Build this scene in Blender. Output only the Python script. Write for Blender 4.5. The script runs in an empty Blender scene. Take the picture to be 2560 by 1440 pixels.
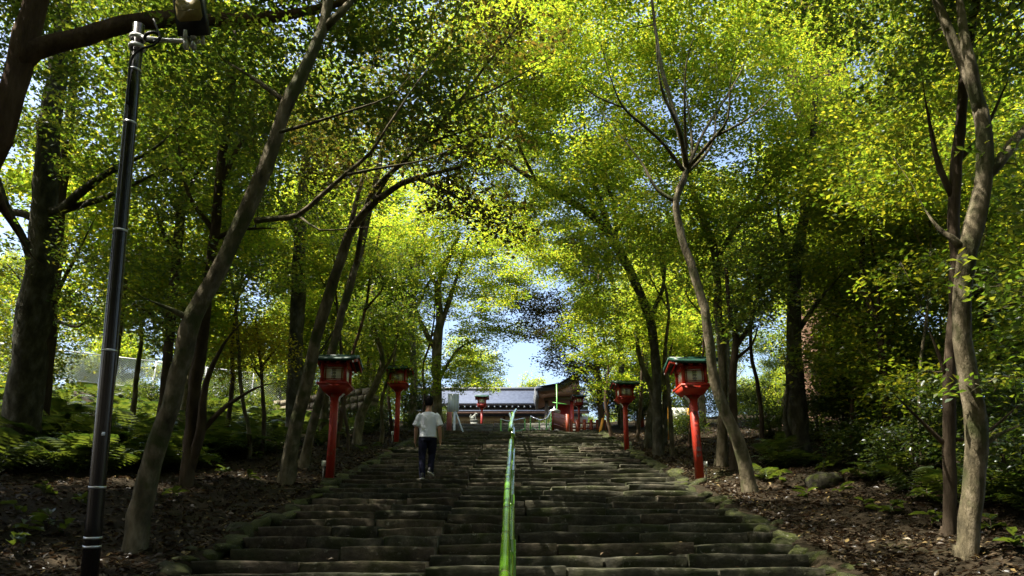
import bpy, math, random
import numpy as np
from mathutils import Vector, Matrix

# ------------------------------------------------------------------ camera, sky, sun, exposure
SC = bpy.context.scene
COL = SC.collection
F = 1828.0                     # focal length in photograph pixels (2560 wide)
CX, CY = 1280.0, 960.0         # principal point
PITCH = math.radians(13.5)
CAM = np.array([0.0, 0.0, 1.6])
cam = bpy.data.cameras.new('camera')
cam.sensor_width = 36.0
cam.lens = 36.0 * F / 2560.0
cam.shift_y = (CY - 720.0) / 2560.0
cam.clip_start = 0.05
cam.clip_end = 3000
camo = bpy.data.objects.new('camera', cam)
COL.objects.link(camo)
camo.location = CAM
camo.rotation_euler = (math.radians(90) + PITCH, 0, 0)
SC.camera = camo

SUN_FROM = Vector((-0.52, -0.20, 1.0)).normalized()     # direction towards the sun
world = bpy.data.worlds.new('World')
SC.world = world
world.use_nodes = True
wn = world.node_tree.nodes
wl = world.node_tree.links
wn.clear()
w_out = wn.new('ShaderNodeOutputWorld')
w_bg = wn.new('ShaderNodeBackground')
w_sky = wn.new('ShaderNodeTexSky')
w_sky.sky_type = 'NISHITA'
w_sky.sun_disc = False
w_sky.sun_elevation = math.asin(SUN_FROM.z)
w_sky.sun_rotation = math.atan2(SUN_FROM.x, SUN_FROM.y)
w_sky.air_density = 1.0
w_sky.dust_density = 4.0
w_sky.ozone_density = 1.5
w_bg.inputs['Strength'].default_value = 0.12
wl.new(w_sky.outputs[0], w_bg.inputs[0])
wl.new(w_bg.outputs[0], w_out.inputs[0])

sl = bpy.data.lights.new('sun', 'SUN')
sl.energy = 5.0
sl.angle = math.radians(0.55)
sl.color = (1.0, 0.93, 0.80)
slo = bpy.data.objects.new('sun', sl)
COL.objects.link(slo)
slo.rotation_euler = SUN_FROM.to_track_quat('Z', 'Y').to_euler()
slo.location = (-20, -5, 40)

SC.view_settings.view_transform = 'Standard'
SC.view_settings.look = 'None'
SC.view_settings.gamma = 1.0
SC.view_settings.use_curve_mapping = False
SC.view_settings.exposure = 1.85
SC.render.engine = 'CYCLES'
cy = SC.cycles
cy.max_bounces = 6
cy.diffuse_bounces = 3
cy.glossy_bounces = 2
cy.transmission_bounces = 5
cy.transparent_max_bounces = 8
cy.sample_clamp_indirect = 6.0
cy.use_denoising = True
cy.caustics_reflective = False
cy.caustics_refractive = False

# ------------------------------------------------------------------ pixel <-> place helpers (measuring only)
FWD = np.array([0, math.cos(PITCH), math.sin(PITCH)])
UPV = np.array([0, -math.sin(PITCH), math.cos(PITCH)])
RGT = np.array([1.0, 0, 0])


def P(px, py, D):
    return CAM + D * (FWD + (px - CX) / F * RGT - (py - CY) / F * UPV)


def z_at(py, y):
    v = (py - CY) / F
    return 1.6 + y * (math.sin(PITCH) - v * math.cos(PITCH)) / (math.cos(PITCH) + v * math.sin(PITCH))


def x_at(px, py, y):
    v = (py - CY) / F
    return (px - CX) / F * y / (math.cos(PITCH) + v * math.sin(PITCH))


SLOPE = 0.2417
Z_OFF = -0.405
STAIR_HALF = 3.43
Y_TOP = 36.3
Z_TOP = 8.20


def smooth(a, b, t):
    t = np.clip((t - a) / (b - a), 0, 1)
    return t * t * (3 - 2 * t)


def plane_z(y):
    return np.clip(Z_OFF + SLOPE * np.asarray(y, float), 0.0, Z_TOP)


def gz(x, y):
    x = np.asarray(x, float)
    y = np.asarray(y, float)
    z = plane_z(y)
    fade = smooth(4, 9, y) * (1 - smooth(46, 60, y))
    lft = 0.10 * np.clip(-x - 4.0, 0, 16)
    rgt = (0.16 - 0.11 * smooth(19, 27, y)) * np.clip(x - 4.2, 0, 12)
    z = z + (lft + rgt) * fade
    bump = 0.10 * np.sin(x * 0.9 + 1.3) * np.sin(y * 0.7 + 0.4) + 0.05 * np.sin(x * 2.3 + y * 1.9) + 0.03 * np.sin(x * 4.1 - y * 3.3)
    side = smooth(STAIR_HALF + 0.2, STAIR_HALF + 1.6, np.abs(x))
    z = z + bump * side * (1 - smooth(40, 44, y)) - 0.02
    under = (1 - smooth(STAIR_HALF - 0.3, STAIR_HALF + 0.15, np.abs(x))) * smooth(1.5, 3.0, y) * (1 - smooth(36.6, 37.6, y))
    return z - 0.40 * under


def hit(px, py):
    d = P(px, py, 1.0) - CAM
    t = 2.0
    while t < 120:
        p = CAM + d * t
        if p[2] < gz(p[0], p[1]):
            lo, hi = t - 0.1, t
            for _ in range(20):
                m = (lo + hi) / 2
                q = CAM + d * m
                if q[2] < gz(q[0], q[1]):
                    hi = m
                else:
                    lo = m
            q = CAM + d * hi
            return q, hi
        t += 0.1
    return CAM + d * t, t


# ------------------------------------------------------------------ materials
def new_mat(name):
    m = bpy.data.materials.new(name)
    m.use_nodes = True
    nt = m.node_tree
    nt.nodes.clear()
    out = nt.nodes.new('ShaderNodeOutputMaterial')
    return m, nt, out


def ramp(nt, fac, stops):
    r = nt.nodes.new('ShaderNodeValToRGB')
    els = r.color_ramp.elements
    els[0].position, els[0].color = stops[0][0], (*stops[0][1], 1)
    els[1].position, els[1].color = stops[-1][0], (*stops[-1][1], 1)
    for p, c in stops[1:-1]:
        e = els.new(p)
        e.color = (*c, 1)
    nt.links.new(fac, r.inputs[0])
    return r.outputs[0]


def noise(nt, scale, detail=5, rough=0.6, coord='Object', stretch=None, dist=0.0):
    tc = nt.nodes.new('ShaderNodeTexCoord')
    src = tc.outputs[coord]
    if stretch:
        mp = nt.nodes.new('ShaderNodeMapping')
        mp.inputs['Scale'].default_value = stretch
        nt.links.new(src, mp.inputs[0])
        src = mp.outputs[0]
    n = nt.nodes.new('ShaderNodeTexNoise')
    n.inputs['Scale'].default_value = scale
    n.inputs['Detail'].default_value = detail
    n.inputs['Roughness'].default_value = rough
    n.inputs['Distortion'].default_value = dist
    nt.links.new(src, n.inputs['Vector'])
    return n.outputs['Fac']


def mixc(nt, fac, a, b):
    m = nt.nodes.new('ShaderNodeMix')
    m.data_type = 'RGBA'
    for sock, v in ((m.inputs[0], fac), (m.inputs[6], a), (m.inputs[7], b)):
        if isinstance(v, (float, int)):
            sock.default_value = v
        elif isinstance(v, tuple):
            sock.default_value = (*v, 1)
        else:
            nt.links.new(v, sock)
    return m.outputs[2]


def pbsdf(name, stops, scale=6, rough=0.7, bump=0.3, bump_scale=None, metallic=0.0, coord='Object', stretch=None,
          spec=0.4, second=None, detail=5, dist=0.0, bdist=0.02):
    m, nt, out = new_mat(name)
    b = nt.nodes.new('ShaderNodeBsdfPrincipled')
    f = noise(nt, scale, detail, 0.6, coord, stretch, dist)
    c = ramp(nt, f, stops)
    if second:
        f2 = noise(nt, second[0], 4, 0.6, coord)
        r2 = ramp(nt, f2, [(second[2], (0, 0, 0)), (second[3], (1, 1, 1))])
        c = mixc(nt, r2, c, second[1])
    nt.links.new(c, b.inputs['Base Color'])
    b.inputs['Roughness'].default_value = rough
    b.inputs['Metallic'].default_value = metallic
    b.inputs['Specular IOR Level'].default_value = spec
    if bump:
        fb = noise(nt, bump_scale or scale * 3, 6, 0.65, coord, stretch)
        bp = nt.nodes.new('ShaderNodeBump')
        bp.inputs['Strength'].default_value = bump
        bp.inputs['Distance'].default_value = bdist
        nt.links.new(fb, bp.inputs['Height'])
        nt.links.new(bp.outputs[0], b.inputs['Normal'])
    nt.links.new(b.outputs[0], out.inputs[0])
    return m


def leaf_mat(name, cols, trans, gloss=0.06, tfac=0.5, rough=0.35):
    """cols: stops for the reflected colour, trans: stops for the light let through, chosen per leaf."""
    m, nt, out = new_mat(name)
    g = nt.nodes.new('ShaderNodeNewGeometry')
    rnd = g.outputs['Random Per Island']
    c = ramp(nt, rnd, cols)
    t = ramp(nt, rnd, trans)
    d = nt.nodes.new('ShaderNodeBsdfDiffuse')
    nt.links.new(c, d.inputs[0])
    tr = nt.nodes.new('ShaderNodeBsdfTranslucent')
    nt.links.new(t, tr.inputs[0])
    mx = nt.nodes.new('ShaderNodeMixShader')
    mx.inputs[0].default_value = tfac
    nt.links.new(d.outputs[0], mx.inputs[1])
    nt.links.new(tr.outputs[0], mx.inputs[2])
    gl = nt.nodes.new('ShaderNodeBsdfGlossy')
    gl.inputs['Roughness'].default_value = rough
    gl.inputs['Color'].default_value = (0.9, 0.95, 1, 1)
    m2 = nt.nodes.new('ShaderNodeMixShader')
    m2.inputs[0].default_value = gloss
    nt.links.new(mx.outputs[0], m2.inputs[1])
    nt.links.new(gl.outputs[0], m2.inputs[2])
    nt.links.new(m2.outputs[0], out.inputs[0])
    return m


M = {}
M['ground'] = pbsdf('forest_soil', [(0.3, (0.011, 0.009, 0.005)), (0.55, (0.025, 0.019, 0.011)), (0.75, (0.05, 0.037, 0.023))], 3.5, 0.95, 0.8, 22, spec=0.1,
                    second=(0.7, (0.035, 0.036, 0.012), 0.55, 0.72), bdist=0.05)
def stone_mat(name, stops, moss, per_object=True):
    m, nt, out = new_mat(name)
    b = nt.nodes.new('ShaderNodeBsdfPrincipled')
    tc = nt.nodes.new('ShaderNodeTexCoord')
    src = tc.outputs['Object']
    if per_object:
        oi = nt.nodes.new('ShaderNodeObjectInfo')
        mul = nt.nodes.new('ShaderNodeMath')
        mul.operation = 'MULTIPLY'
        mul.inputs[1].default_value = 37.0
        nt.links.new(oi.outputs['Random'], mul.inputs[0])
        add = nt.nodes.new('ShaderNodeVectorMath')
        add.operation = 'ADD'
        nt.links.new(src, add.inputs[0])
        nt.links.new(mul.outputs[0], add.inputs[1])
        src = add.outputs[0]

    def nz(scale, detail, rough=0.65):
        n = nt.nodes.new('ShaderNodeTexNoise')
        n.inputs['Scale'].default_value = scale
        n.inputs['Detail'].default_value = detail
        n.inputs['Roughness'].default_value = rough
        nt.links.new(src, n.inputs['Vector'])
        return n.outputs['Fac']
    c = ramp(nt, nz(5.0, 8, 0.7), stops)
    c = mixc(nt, ramp(nt, nz(2.3, 5), [(0.46, (0, 0, 0)), (0.64, (1, 1, 1))]), c, moss)
    c = mixc(nt, ramp(nt, nz(14.0, 3), [(0.62, (0, 0, 0)), (0.70, (1, 1, 1))]), c, (0.15, 0.145, 0.11))
    if per_object:
        hs = nt.nodes.new('ShaderNodeHueSaturation')
        mr = nt.nodes.new('ShaderNodeMapRange')
        mr.inputs['To Min'].default_value = 0.6
        mr.inputs['To Max'].default_value = 1.35
        nt.links.new(oi.outputs['Random'], mr.inputs['Value'])
        nt.links.new(mr.outputs[0], hs.inputs['Value'])
        nt.links.new(c, hs.inputs['Color'])
        c = hs.outputs[0]
    nt.links.new(c, b.inputs['Base Color'])
    b.inputs['Roughness'].default_value = 0.88
    b.inputs['Specular IOR Level'].default_value = 0.25
    bp = nt.nodes.new('ShaderNodeBump')
    bp.inputs['Strength'].default_value = 0.9
    bp.inputs['Distance'].default_value = 0.03
    nt.links.new(nz(9.0, 9, 0.72), bp.inputs['Height'])
    nt.links.new(bp.outputs[0], b.inputs['Normal'])
    nt.links.new(b.outputs[0], out.inputs[0])
    return m


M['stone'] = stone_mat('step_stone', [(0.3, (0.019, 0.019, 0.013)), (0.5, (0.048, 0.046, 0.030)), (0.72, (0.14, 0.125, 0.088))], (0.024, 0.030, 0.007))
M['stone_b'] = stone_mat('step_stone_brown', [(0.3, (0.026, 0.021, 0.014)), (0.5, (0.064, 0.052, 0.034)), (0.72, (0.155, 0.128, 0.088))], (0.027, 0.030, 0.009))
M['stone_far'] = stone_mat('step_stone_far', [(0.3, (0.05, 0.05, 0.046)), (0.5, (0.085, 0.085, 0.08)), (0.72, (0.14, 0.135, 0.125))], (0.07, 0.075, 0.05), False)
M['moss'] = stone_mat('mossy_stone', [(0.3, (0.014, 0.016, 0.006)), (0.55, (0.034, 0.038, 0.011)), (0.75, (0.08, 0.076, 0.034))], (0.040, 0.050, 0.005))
M['rock'] = pbsdf('rock', [(0.3, (0.012, 0.012, 0.008)), (0.7, (0.05, 0.046, 0.032))], 3, 0.95, 0.8, 12, spec=0.1, second=(2, (0.05, 0.06, 0.015), 0.5, 0.65))
M['bark_smooth'] = pbsdf('bark_smooth', [(0.30, (0.036, 0.031, 0.018)), (0.5, (0.115, 0.096, 0.058)), (0.70, (0.25, 0.21, 0.145))], 6.5, 0.85, 1.0, 26, spec=0.15,
                         stretch=(1, 1, 0.35), second=(2.2, (0.060, 0.066, 0.026), 0.48, 0.62), bdist=0.03)
M['bark_moss'] = pbsdf('bark_moss', [(0.25, (0.025, 0.026, 0.018)), (0.5, (0.07, 0.065, 0.045)), (0.8, (0.17, 0.17, 0.14))], 7, 0.95, 1.0, 26, spec=0.1,
                       stretch=(1, 1, 0.5), bdist=0.04)
M['bark_red'] = pbsdf('bark_red', [(0.25, (0.035, 0.022, 0.014)), (0.5, (0.085, 0.054, 0.035)), (0.8, (0.17, 0.115, 0.08))], 6, 0.9, 1.0, 20, spec=0.1,
                      stretch=(1, 1, 0.22), bdist=0.04)
M['bark_dark'] = pbsdf('bark_dark', [(0.25, (0.025, 0.018, 0.012)), (0.5, (0.06, 0.045, 0.03)), (0.8, (0.12, 0.09, 0.062))], 5, 0.9, 0.8, 18, spec=0.1,
                       stretch=(1, 1, 0.3), bdist=0.03)
M['bark_cedar'] = pbsdf('bark_cedar', [(0.25, (0.07, 0.04, 0.027)), (0.5, (0.16, 0.10, 0.07)), (0.8, (0.29, 0.20, 0.15))], 9, 0.95, 1.0, 16, spec=0.05,
                        stretch=(1, 1, 0.06), bdist=0.06)
M['maple'] = leaf_mat('maple_leaves', [(0, (0.05, 0.085, 0.012)), (0.6, (0.085, 0.12, 0.016)), (1, (0.15, 0.15, 0.02))],
                      [(0, (0.20, 0.355, 0.02)), (0.58, (0.385, 0.495, 0.028)), (1, (0.68, 0.61, 0.04))], 0.035, 0.55)
M['wood_leaf'] = leaf_mat('wood_leaves', [(0, (0.035, 0.06, 0.012)), (0.6, (0.065, 0.095, 0.016)), (1, (0.12, 0.125, 0.02))],
                          [(0, (0.16, 0.28, 0.016)), (0.55, (0.31, 0.41, 0.02)), (1, (0.62, 0.55, 0.03))], 0.06, 0.5)
M['broad'] = leaf_mat('broad_leaves', [(0, (0.022, 0.04, 0.010)), (0.6, (0.04, 0.065, 0.014)), (1, (0.07, 0.085, 0.018))],
                      [(0, (0.11, 0.21, 0.014)), (0.6, (0.22, 0.33, 0.02)), (1, (0.46, 0.45, 0.035))], 0.07, 0.46)
M['dark_leaf'] = leaf_mat('dark_leaves', [(0, (0.022, 0.028, 0.008)), (0.6, (0.04, 0.04, 0.012)), (1, (0.07, 0.05, 0.016))],
                          [(0, (0.08, 0.11, 0.012)), (0.6, (0.15, 0.15, 0.016)), (1, (0.26, 0.17, 0.025))], 0.06, 0.40)
M['fern'] = leaf_mat('fern_fronds', [(0, (0.018, 0.034, 0.010)), (0.6, (0.032, 0.052, 0.014)), (1, (0.06, 0.078, 0.018))],
                     [(0, (0.05, 0.10, 0.010)), (1, (0.16, 0.20, 0.018))], 0.08, 0.38)
M['shrub_leaf'] = leaf_mat('shrub_leaves', [(0, (0.014, 0.028, 0.008)), (0.6, (0.026, 0.044, 0.011)), (1, (0.045, 0.06, 0.014))],
                           [(0, (0.05, 0.10, 0.010)), (0.6, (0.10, 0.15, 0.012)), (1, (0.20, 0.22, 0.02))], 0.05, 0.4)
M['yellow'] = leaf_mat('yellow_leaves', [(0, (0.09, 0.10, 0.012)), (1, (0.20, 0.16, 0.02))],
                       [(0, (0.40, 0.42, 0.02)), (1, (0.75, 0.55, 0.02))], 0.03, 0.55)
M['litter'] = leaf_mat('dry_leaves', [(0, (0.012, 0.009, 0.005)), (0.5, (0.034, 0.024, 0.013)), (0.88, (0.08, 0.057, 0.033)), (1, (0.18, 0.13, 0.045))],
                       [(0, (0.03, 0.015, 0.01)), (1, (0.10, 0.06, 0.03))], 0.03, 0.15)


def flat(name, col, rough=0.5, metallic=0.0, spec=0.5, var=0.25, scale=8, bump=0.05):
    lo = tuple(c * (1 - var) for c in col)
    hi = tuple(min(1, c * (1 + var)) for c in col)
    return pbsdf(name, [(0.3, lo), (0.7, hi)], scale, rough, bump, scale * 5, metallic, spec=spec, bdist=0.005)


M['red'] = pbsdf('red_paint', [(0.2, (0.22, 0.014, 0.006)), (0.5, (0.35, 0.024, 0.009)), (0.85, (0.44, 0.05, 0.016))], 5, 0.5, 0.15, 30, spec=0.35,
                 stretch=(1, 1, 0.25), second=(9, (0.20, 0.09, 0.045), 0.60, 0.68), bdist=0.004)
M['red_far'] = flat('red_paint_plain', (0.26, 0.018, 0.014), 0.5)
M['orange'] = flat('vermilion_paint', (0.19, 0.026, 0.003), 0.5, var=0.2)
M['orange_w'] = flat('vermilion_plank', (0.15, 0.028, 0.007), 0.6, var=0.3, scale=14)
M['paper'] = flat('lantern_paper', (0.80, 0.79, 0.70), 0.7, var=0.08, spec=0.2)
M['white_paint'] = flat('white_paint', (0.78, 0.78, 0.76), 0.5, var=0.06)
M['ink'] = flat('ink', (0.02, 0.02, 0.022), 0.7)
M['copper'] = pbsdf('green_roof', [(0.3, (0.004, 0.028, 0.018)), (0.7, (0.011, 0.058, 0.036))], 7, 0.45, 0.2, 30, spec=0.4, bdist=0.004)
M['concrete'] = flat('concrete', (0.30, 0.29, 0.26), 0.9, var=0.25)
M['pole'] = pbsdf('pole_black', [(0.3, (0.009, 0.007, 0.007)), (0.7, (0.016, 0.013, 0.012))], 3, 0.22, 0.06, 20, metallic=0.0, spec=0.6, bdist=0.003)
M['steel'] = flat('steel', (0.55, 0.56, 0.58), 0.35, metallic=0.9, var=0.15)
M['galv'] = flat('galvanised', (0.74, 0.75, 0.75), 0.4, metallic=0.0, var=0.08)
M['black'] = flat('black_plastic', (0.012, 0.012, 0.014), 0.45)
M['led'] = flat('led_panel', (0.42, 0.34, 0.14), 0.35, var=0.1, scale=20)
M['bamboo'] = pbsdf('bamboo_green', [(0.3, (0.07, 0.21, 0.008)), (0.7, (0.16, 0.34, 0.015))], 5, 0.16, 0.05, 30, spec=0.6, stretch=(1, 0.2, 1), bdist=0.002)
M['bamboo_node'] = flat('bamboo_node', (0.16, 0.17, 0.06), 0.5)
M['green_rail'] = flat('green_pipe', (0.10, 0.34, 0.06), 0.35)
M['roof'] = pbsdf('hall_roof', [(0.3, (0.042, 0.052, 0.078)), (0.7, (0.072, 0.088, 0.125))], 4, 0.75, 0.2, 30, spec=0.15, stretch=(1, 1, 1))
M['roof_dark'] = flat('roof_edge', (0.10, 0.11, 0.12), 0.6)
M['wood'] = pbsdf('aged_wood', [(0.3, (0.13, 0.07, 0.045)), (0.7, (0.26, 0.15, 0.10))], 6, 0.75, 0.2, 20, stretch=(0.3, 1, 1))
M['wood_dark'] = flat('dark_wood', (0.075, 0.055, 0.045), 0.7)
M['wood_light'] = pbsdf('light_wood', [(0.3, (0.34, 0.22, 0.12)), (0.7, (0.50, 0.36, 0.22))], 6, 0.7, 0.1, 20, stretch=(1, 1, 0.3))
M['plaster'] = flat('plaster', (0.60, 0.52, 0.46), 0.85, var=0.08)
M['board'] = flat('sign_board', (0.74, 0.80, 0.88), 0.5, var=0.06)
M['sign_white'] = flat('sign_white', (0.70, 0.72, 0.64), 0.6, var=0.08)
M['amber'] = flat('amber_paint', (0.70, 0.30, 0.02), 0.5)
M['statue'] = pbsdf('statue_stone', [(0.3, (0.10, 0.11, 0.10)), (0.7, (0.28, 0.29, 0.26))], 9, 0.9, 0.5, 30)
M['skin'] = flat('skin', (0.36, 0.19, 0.115), 0.5, var=0.08)
M['tshirt'] = pbsdf('white_cotton', [(0.3, (0.60, 0.64, 0.70)), (0.7, (0.70, 0.74, 0.80))], 3, 0.9, 0.9, 7, spec=0.1, bdist=0.05, stretch=(1.6, 1.6, 0.6))
M['trousers'] = pbsdf('navy_cotton', [(0.3, (0.007, 0.008, 0.018)), (0.7, (0.014, 0.015, 0.032))], 4, 0.9, 0.4, 12, spec=0.1, bdist=0.03)
M['hair'] = flat('black_hair', (0.006, 0.005, 0.005), 0.8, spec=0.1, scale=60, bump=0.5)
M['sole'] = flat('shoe_sole', (0.55, 0.55, 0.52), 0.7)
M['wire'] = flat('cable', (0.012, 0.014, 0.016), 0.5)
M['wall_stone'] = pbsdf('wall_block', [(0.3, (0.08, 0.068, 0.042)), (0.7, (0.19, 0.16, 0.11))], 5, 0.95, 0.5, 25, coord='Object')

# ------------------------------------------------------------------ mesh helpers


def mesh_np(name, V, quads=None, tris=None, smooth_shade=False):
    me = bpy.data.meshes.new(name)
    V = np.asarray(V, dtype=np.float32)
    loops, starts, totals = [], [], []
    pos = 0
    for arr, k in ((quads, 4), (tris, 3)):
        if arr is None or len(arr) == 0:
            continue
        a = np.asarray(arr, dtype=np.int32).reshape(-1, k)
        loops.append(a.ravel())
        starts.append(pos + np.arange(len(a), dtype=np.int32) * k)
        totals.append(np.full(len(a), k, dtype=np.int32))
        pos += a.size
    L = np.concatenate(loops)
    me.vertices.add(len(V))
    me.vertices.foreach_set('co', V.ravel())
    me.loops.add(len(L))
    me.loops.foreach_set('vertex_index', L)
    s = np.concatenate(starts)
    me.polygons.add(len(s))
    me.polygons.foreach_set('loop_start', s)
    me.polygons.foreach_set('loop_total', np.concatenate(totals))
    if smooth_shade:
        me.polygons.foreach_set('use_smooth', np.ones(len(s), dtype=bool))
    me.update(calc_edges=True)
    return me


def obj(name, me, mat=None, parent=None, loc=None, rot=None, scale=None):
    o = bpy.data.objects.new(name, me)
    COL.objects.link(o)
    if mat is not None and me is not None and len(me.materials) == 0:
        me.materials.append(M[mat] if isinstance(mat, str) else mat)
    if parent is not None:
        o.parent = parent
    if loc is not None:
        o.location = [float(v) for v in loc]
    if rot is not None:
        o.rotation_euler = rot
    if scale is not None:
        o.scale = scale
    return o


def empty(name, loc=(0, 0, 0), rot=(0, 0, 0)):
    o = bpy.data.objects.new(name, None)
    COL.objects.link(o)
    o.empty_display_size = 0.2
    o.location = [float(v) for v in loc]
    o.rotation_euler = rot
    return o


def tag(o, label=None, cat=None, group=None, kind=None):
    if label:
        o['label'] = label
    if cat:
        o['category'] = cat
    if group:
        o['group'] = group
    if kind:
        o['kind'] = kind
    return o


class MB:
    def __init__(self):
        self.v, self.q, self.t, self.n = [], [], [], 0

    def add(self, V, quads=(), tris=()):
        V = np.asarray(V, float)
        if len(quads):
            self.q.append(np.asarray(quads, int) + self.n)
        if len(tris):
            self.t.append(np.asarray(tris, int) + self.n)
        self.v.append(V)
        self.n += len(V)
        return self

    def box(self, c, s, rot=None, taper=1.0, tz=1.0):
        """box centred at c, size s; the top is scaled by taper."""
        hx, hy, hz = s[0] / 2, s[1] / 2, s[2] / 2
        V = np.array([(-hx, -hy, -hz), (hx, -hy, -hz), (hx, hy, -hz), (-hx, hy, -hz),
                      (-hx * taper, -hy * taper, hz), (hx * taper, -hy * taper, hz), (hx * taper, hy * taper, hz), (-hx * taper, hy * taper, hz)])
        if rot is not None:
            R = np.array(Matrix.Rotation(rot[1], 3, rot[0]))
            V = V @ R.T
        return self.add(V + np.asarray(c), [(0, 3, 2, 1), (4, 5, 6, 7), (0, 1, 5, 4), (1, 2, 6, 5), (2, 3, 7, 6), (3, 0, 4, 7)])

    def tube(self, pts, rad, k=8, cap=True, lump=0.0, rng=None):
        pts = np.asarray(pts, float)
        n = len(pts)
        rad = np.broadcast_to(np.asarray(rad, float), (n,))
        T = np.gradient(pts, axis=0)
        T /= np.linalg.norm(T, axis=1)[:, None] + 1e-9
        ref = np.array([1.0, 0, 0]) if abs(T[0][0]) < 0.8 else np.array([0, 1.0, 0])
        A = np.zeros_like(pts)
        a = ref - T[0] * ref.dot(T[0])
        for i in range(n):
            a = a - T[i] * a.dot(T[i])
            a /= np.linalg.norm(a) + 1e-9
            A[i] = a
        B = np.cross(T, A)
        ang = np.arange(k) * 2 * math.pi / k
        R = np.repeat(rad[:, None], k, 1)
        if lump and rng is not None:
            L = rng.normal(0, 1, (n, k))
            L = (L + np.roll(L, 1, 1) + np.roll(L, 1, 0)) / 1.8
            R = R * (1 + lump * L)
        V = pts[:, None, :] + R[:, :, None] * (np.cos(ang)[None, :, None] * A[:, None, :] + np.sin(ang)[None, :, None] * B[:, None, :])
        V = V.reshape(-1, 3)
        i = np.arange(n - 1)[:, None] * k
        j = np.arange(k)[None, :]
        j2 = (j + 1) % k
        Q = np.stack([i + j, i + j2, i + k + j2, i + k + j], -1).reshape(-1, 4)
        tr = []
        if cap:
            V = np.vstack([V, pts[0], pts[-1]])
            c0, c1 = n * k, n * k + 1
            for jj in range(k):
                tr.append((c0, (jj + 1) % k, jj))
                tr.append((c1, (n - 1) * k + jj, (n - 1) * k + (jj + 1) % k))
        return self.add(V, Q, tr)

    def loft(self, rings, cap=True):
        """rings: list of (centre, rx, ry) horizontal ellipses or full (centre, rx, ry, tilt matrix)."""
        k = 16
        ang = np.arange(k) * 2 * math.pi / k
        V = []
        for r in rings:
            c, rx, ry = r[0], r[1], r[2]
            e = np.stack([np.cos(ang) * rx, np.sin(ang) * ry, np.zeros(k)], 1)
            if len(r) > 3:
                e = e @ np.array(r[3]).T
            V.append(e + np.asarray(c))
        n = len(rings)
        V = np.vstack(V)
        i = np.arange(n - 1)[:, None] * k
        j = np.arange(k)[None, :]
        j2 = (j + 1) % k
        Q = np.stack([i + j, i + j2, i + k + j2, i + k + j], -1).reshape(-1, 4)
        tr = []
        if cap:
            V = np.vstack([V, np.mean(V[:k], 0), np.mean(V[(n - 1) * k:n * k], 0)])
            for jj in range(k):
                tr.append((n * k, (jj + 1) % k, jj))
                tr.append((n * k + 1, (n - 1) * k + jj, (n - 1) * k + (jj + 1) % k))
        return self.add(V, Q, tr)

    def prism(self, poly, y0, y1, axis='y'):
        """extrude a 2-D outline (x,z) between y0 and y1."""
        n = len(poly)
        p = np.asarray(poly, float)
        a = np.stack([p[:, 0], np.full(n, y0), p[:, 1]], 1)
        b = np.stack([p[:, 0], np.full(n, y1), p[:, 1]], 1)
        V = np.vstack([a, b, a.mean(0), b.mean(0)])
        Q = [(i, (i + 1) % n, n + (i + 1) % n, n + i) for i in range(n)]
        T = []
        for i in range(n):
            T.append((2 * n, (i + 1) % n, i))
            T.append((2 * n + 1, n + i, n + (i + 1) % n))
        if axis == 'x':
            V = V[:, [1, 0, 2]]
        return self.add(V, Q, T)

    def mesh(self, name, smooth_shade=False):
        V = np.vstack(self.v)
        return mesh_np(name, V, np.vstack(self.q) if self.q else None, np.vstack(self.t) if self.t else None, smooth_shade)

    def build(self, name, mat, parent=None, loc=None, rot=None, smooth_shade=False):
        return obj(name, self.mesh(name, smooth_shade), mat, parent, loc, rot)


def copy_tree(o, parent=None, loc=None, rot=None, scale=None):
    c = o.copy()
    COL.objects.link(c)
    c.parent = parent
    if loc is not None:
        c.location = [float(v) for v in loc]
    if rot is not None:
        c.rotation_euler = rot
    if scale is not None:
        c.scale = scale
    for ch in [x for x in o.children]:
        copy_tree(ch, c)
    return c


def catmull(pts, step):
    pts = np.asarray(pts, float)
    if len(pts) == 2:
        n = max(2, int(np.linalg.norm(pts[1, :3] - pts[0, :3]) / step) + 1)
        t = np.linspace(0, 1, n)[:, None]
        return pts[0] * (1 - t) + pts[1] * t
    ext = np.vstack([2 * pts[0] - pts[1], pts, 2 * pts[-1] - pts[-2]])
    out = []
    for i in range(1, len(ext) - 2):
        p0, p1, p2, p3 = ext[i - 1:i + 3]
        n = max(2, int(np.linalg.norm(p2[:3] - p1[:3]) / step) + 1)
        t = np.linspace(0, 1, n, endpoint=False)[:, None]
        out.append(0.5 * (2 * p1 + (p2 - p0) * t + (2 * p0 - 5 * p1 + 4 * p2 - p3) * t ** 2 + (3 * p1 - p0 - 3 * p2 + p3) * t ** 3))
    out.append(pts[-1:])
    return np.vstack(out)


# ------------------------------------------------------------------ leaves and trees
LEAF = {
    # spray radius, leaves per spray, leaf length, width ratio, tilt, thickness
    'maple': ((0.30, 0.62), 92, (0.052, 0.088), 0.80, 0.36, 0.05),
    'broad': ((0.26, 0.52), 72, (0.066, 0.118), 0.50, 0.55, 0.09),
    'dark_leaf': ((0.28, 0.50), 56, (0.075, 0.125), 0.52, 0.60, 0.10),
    'yellow': ((0.30, 0.55), 70, (0.05, 0.08), 0.6, 0.6, 0.12),
    'far': ((0.42, 0.80), 100, (0.10, 0.18), 0.62, 0.5, 0.16),
}


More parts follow.
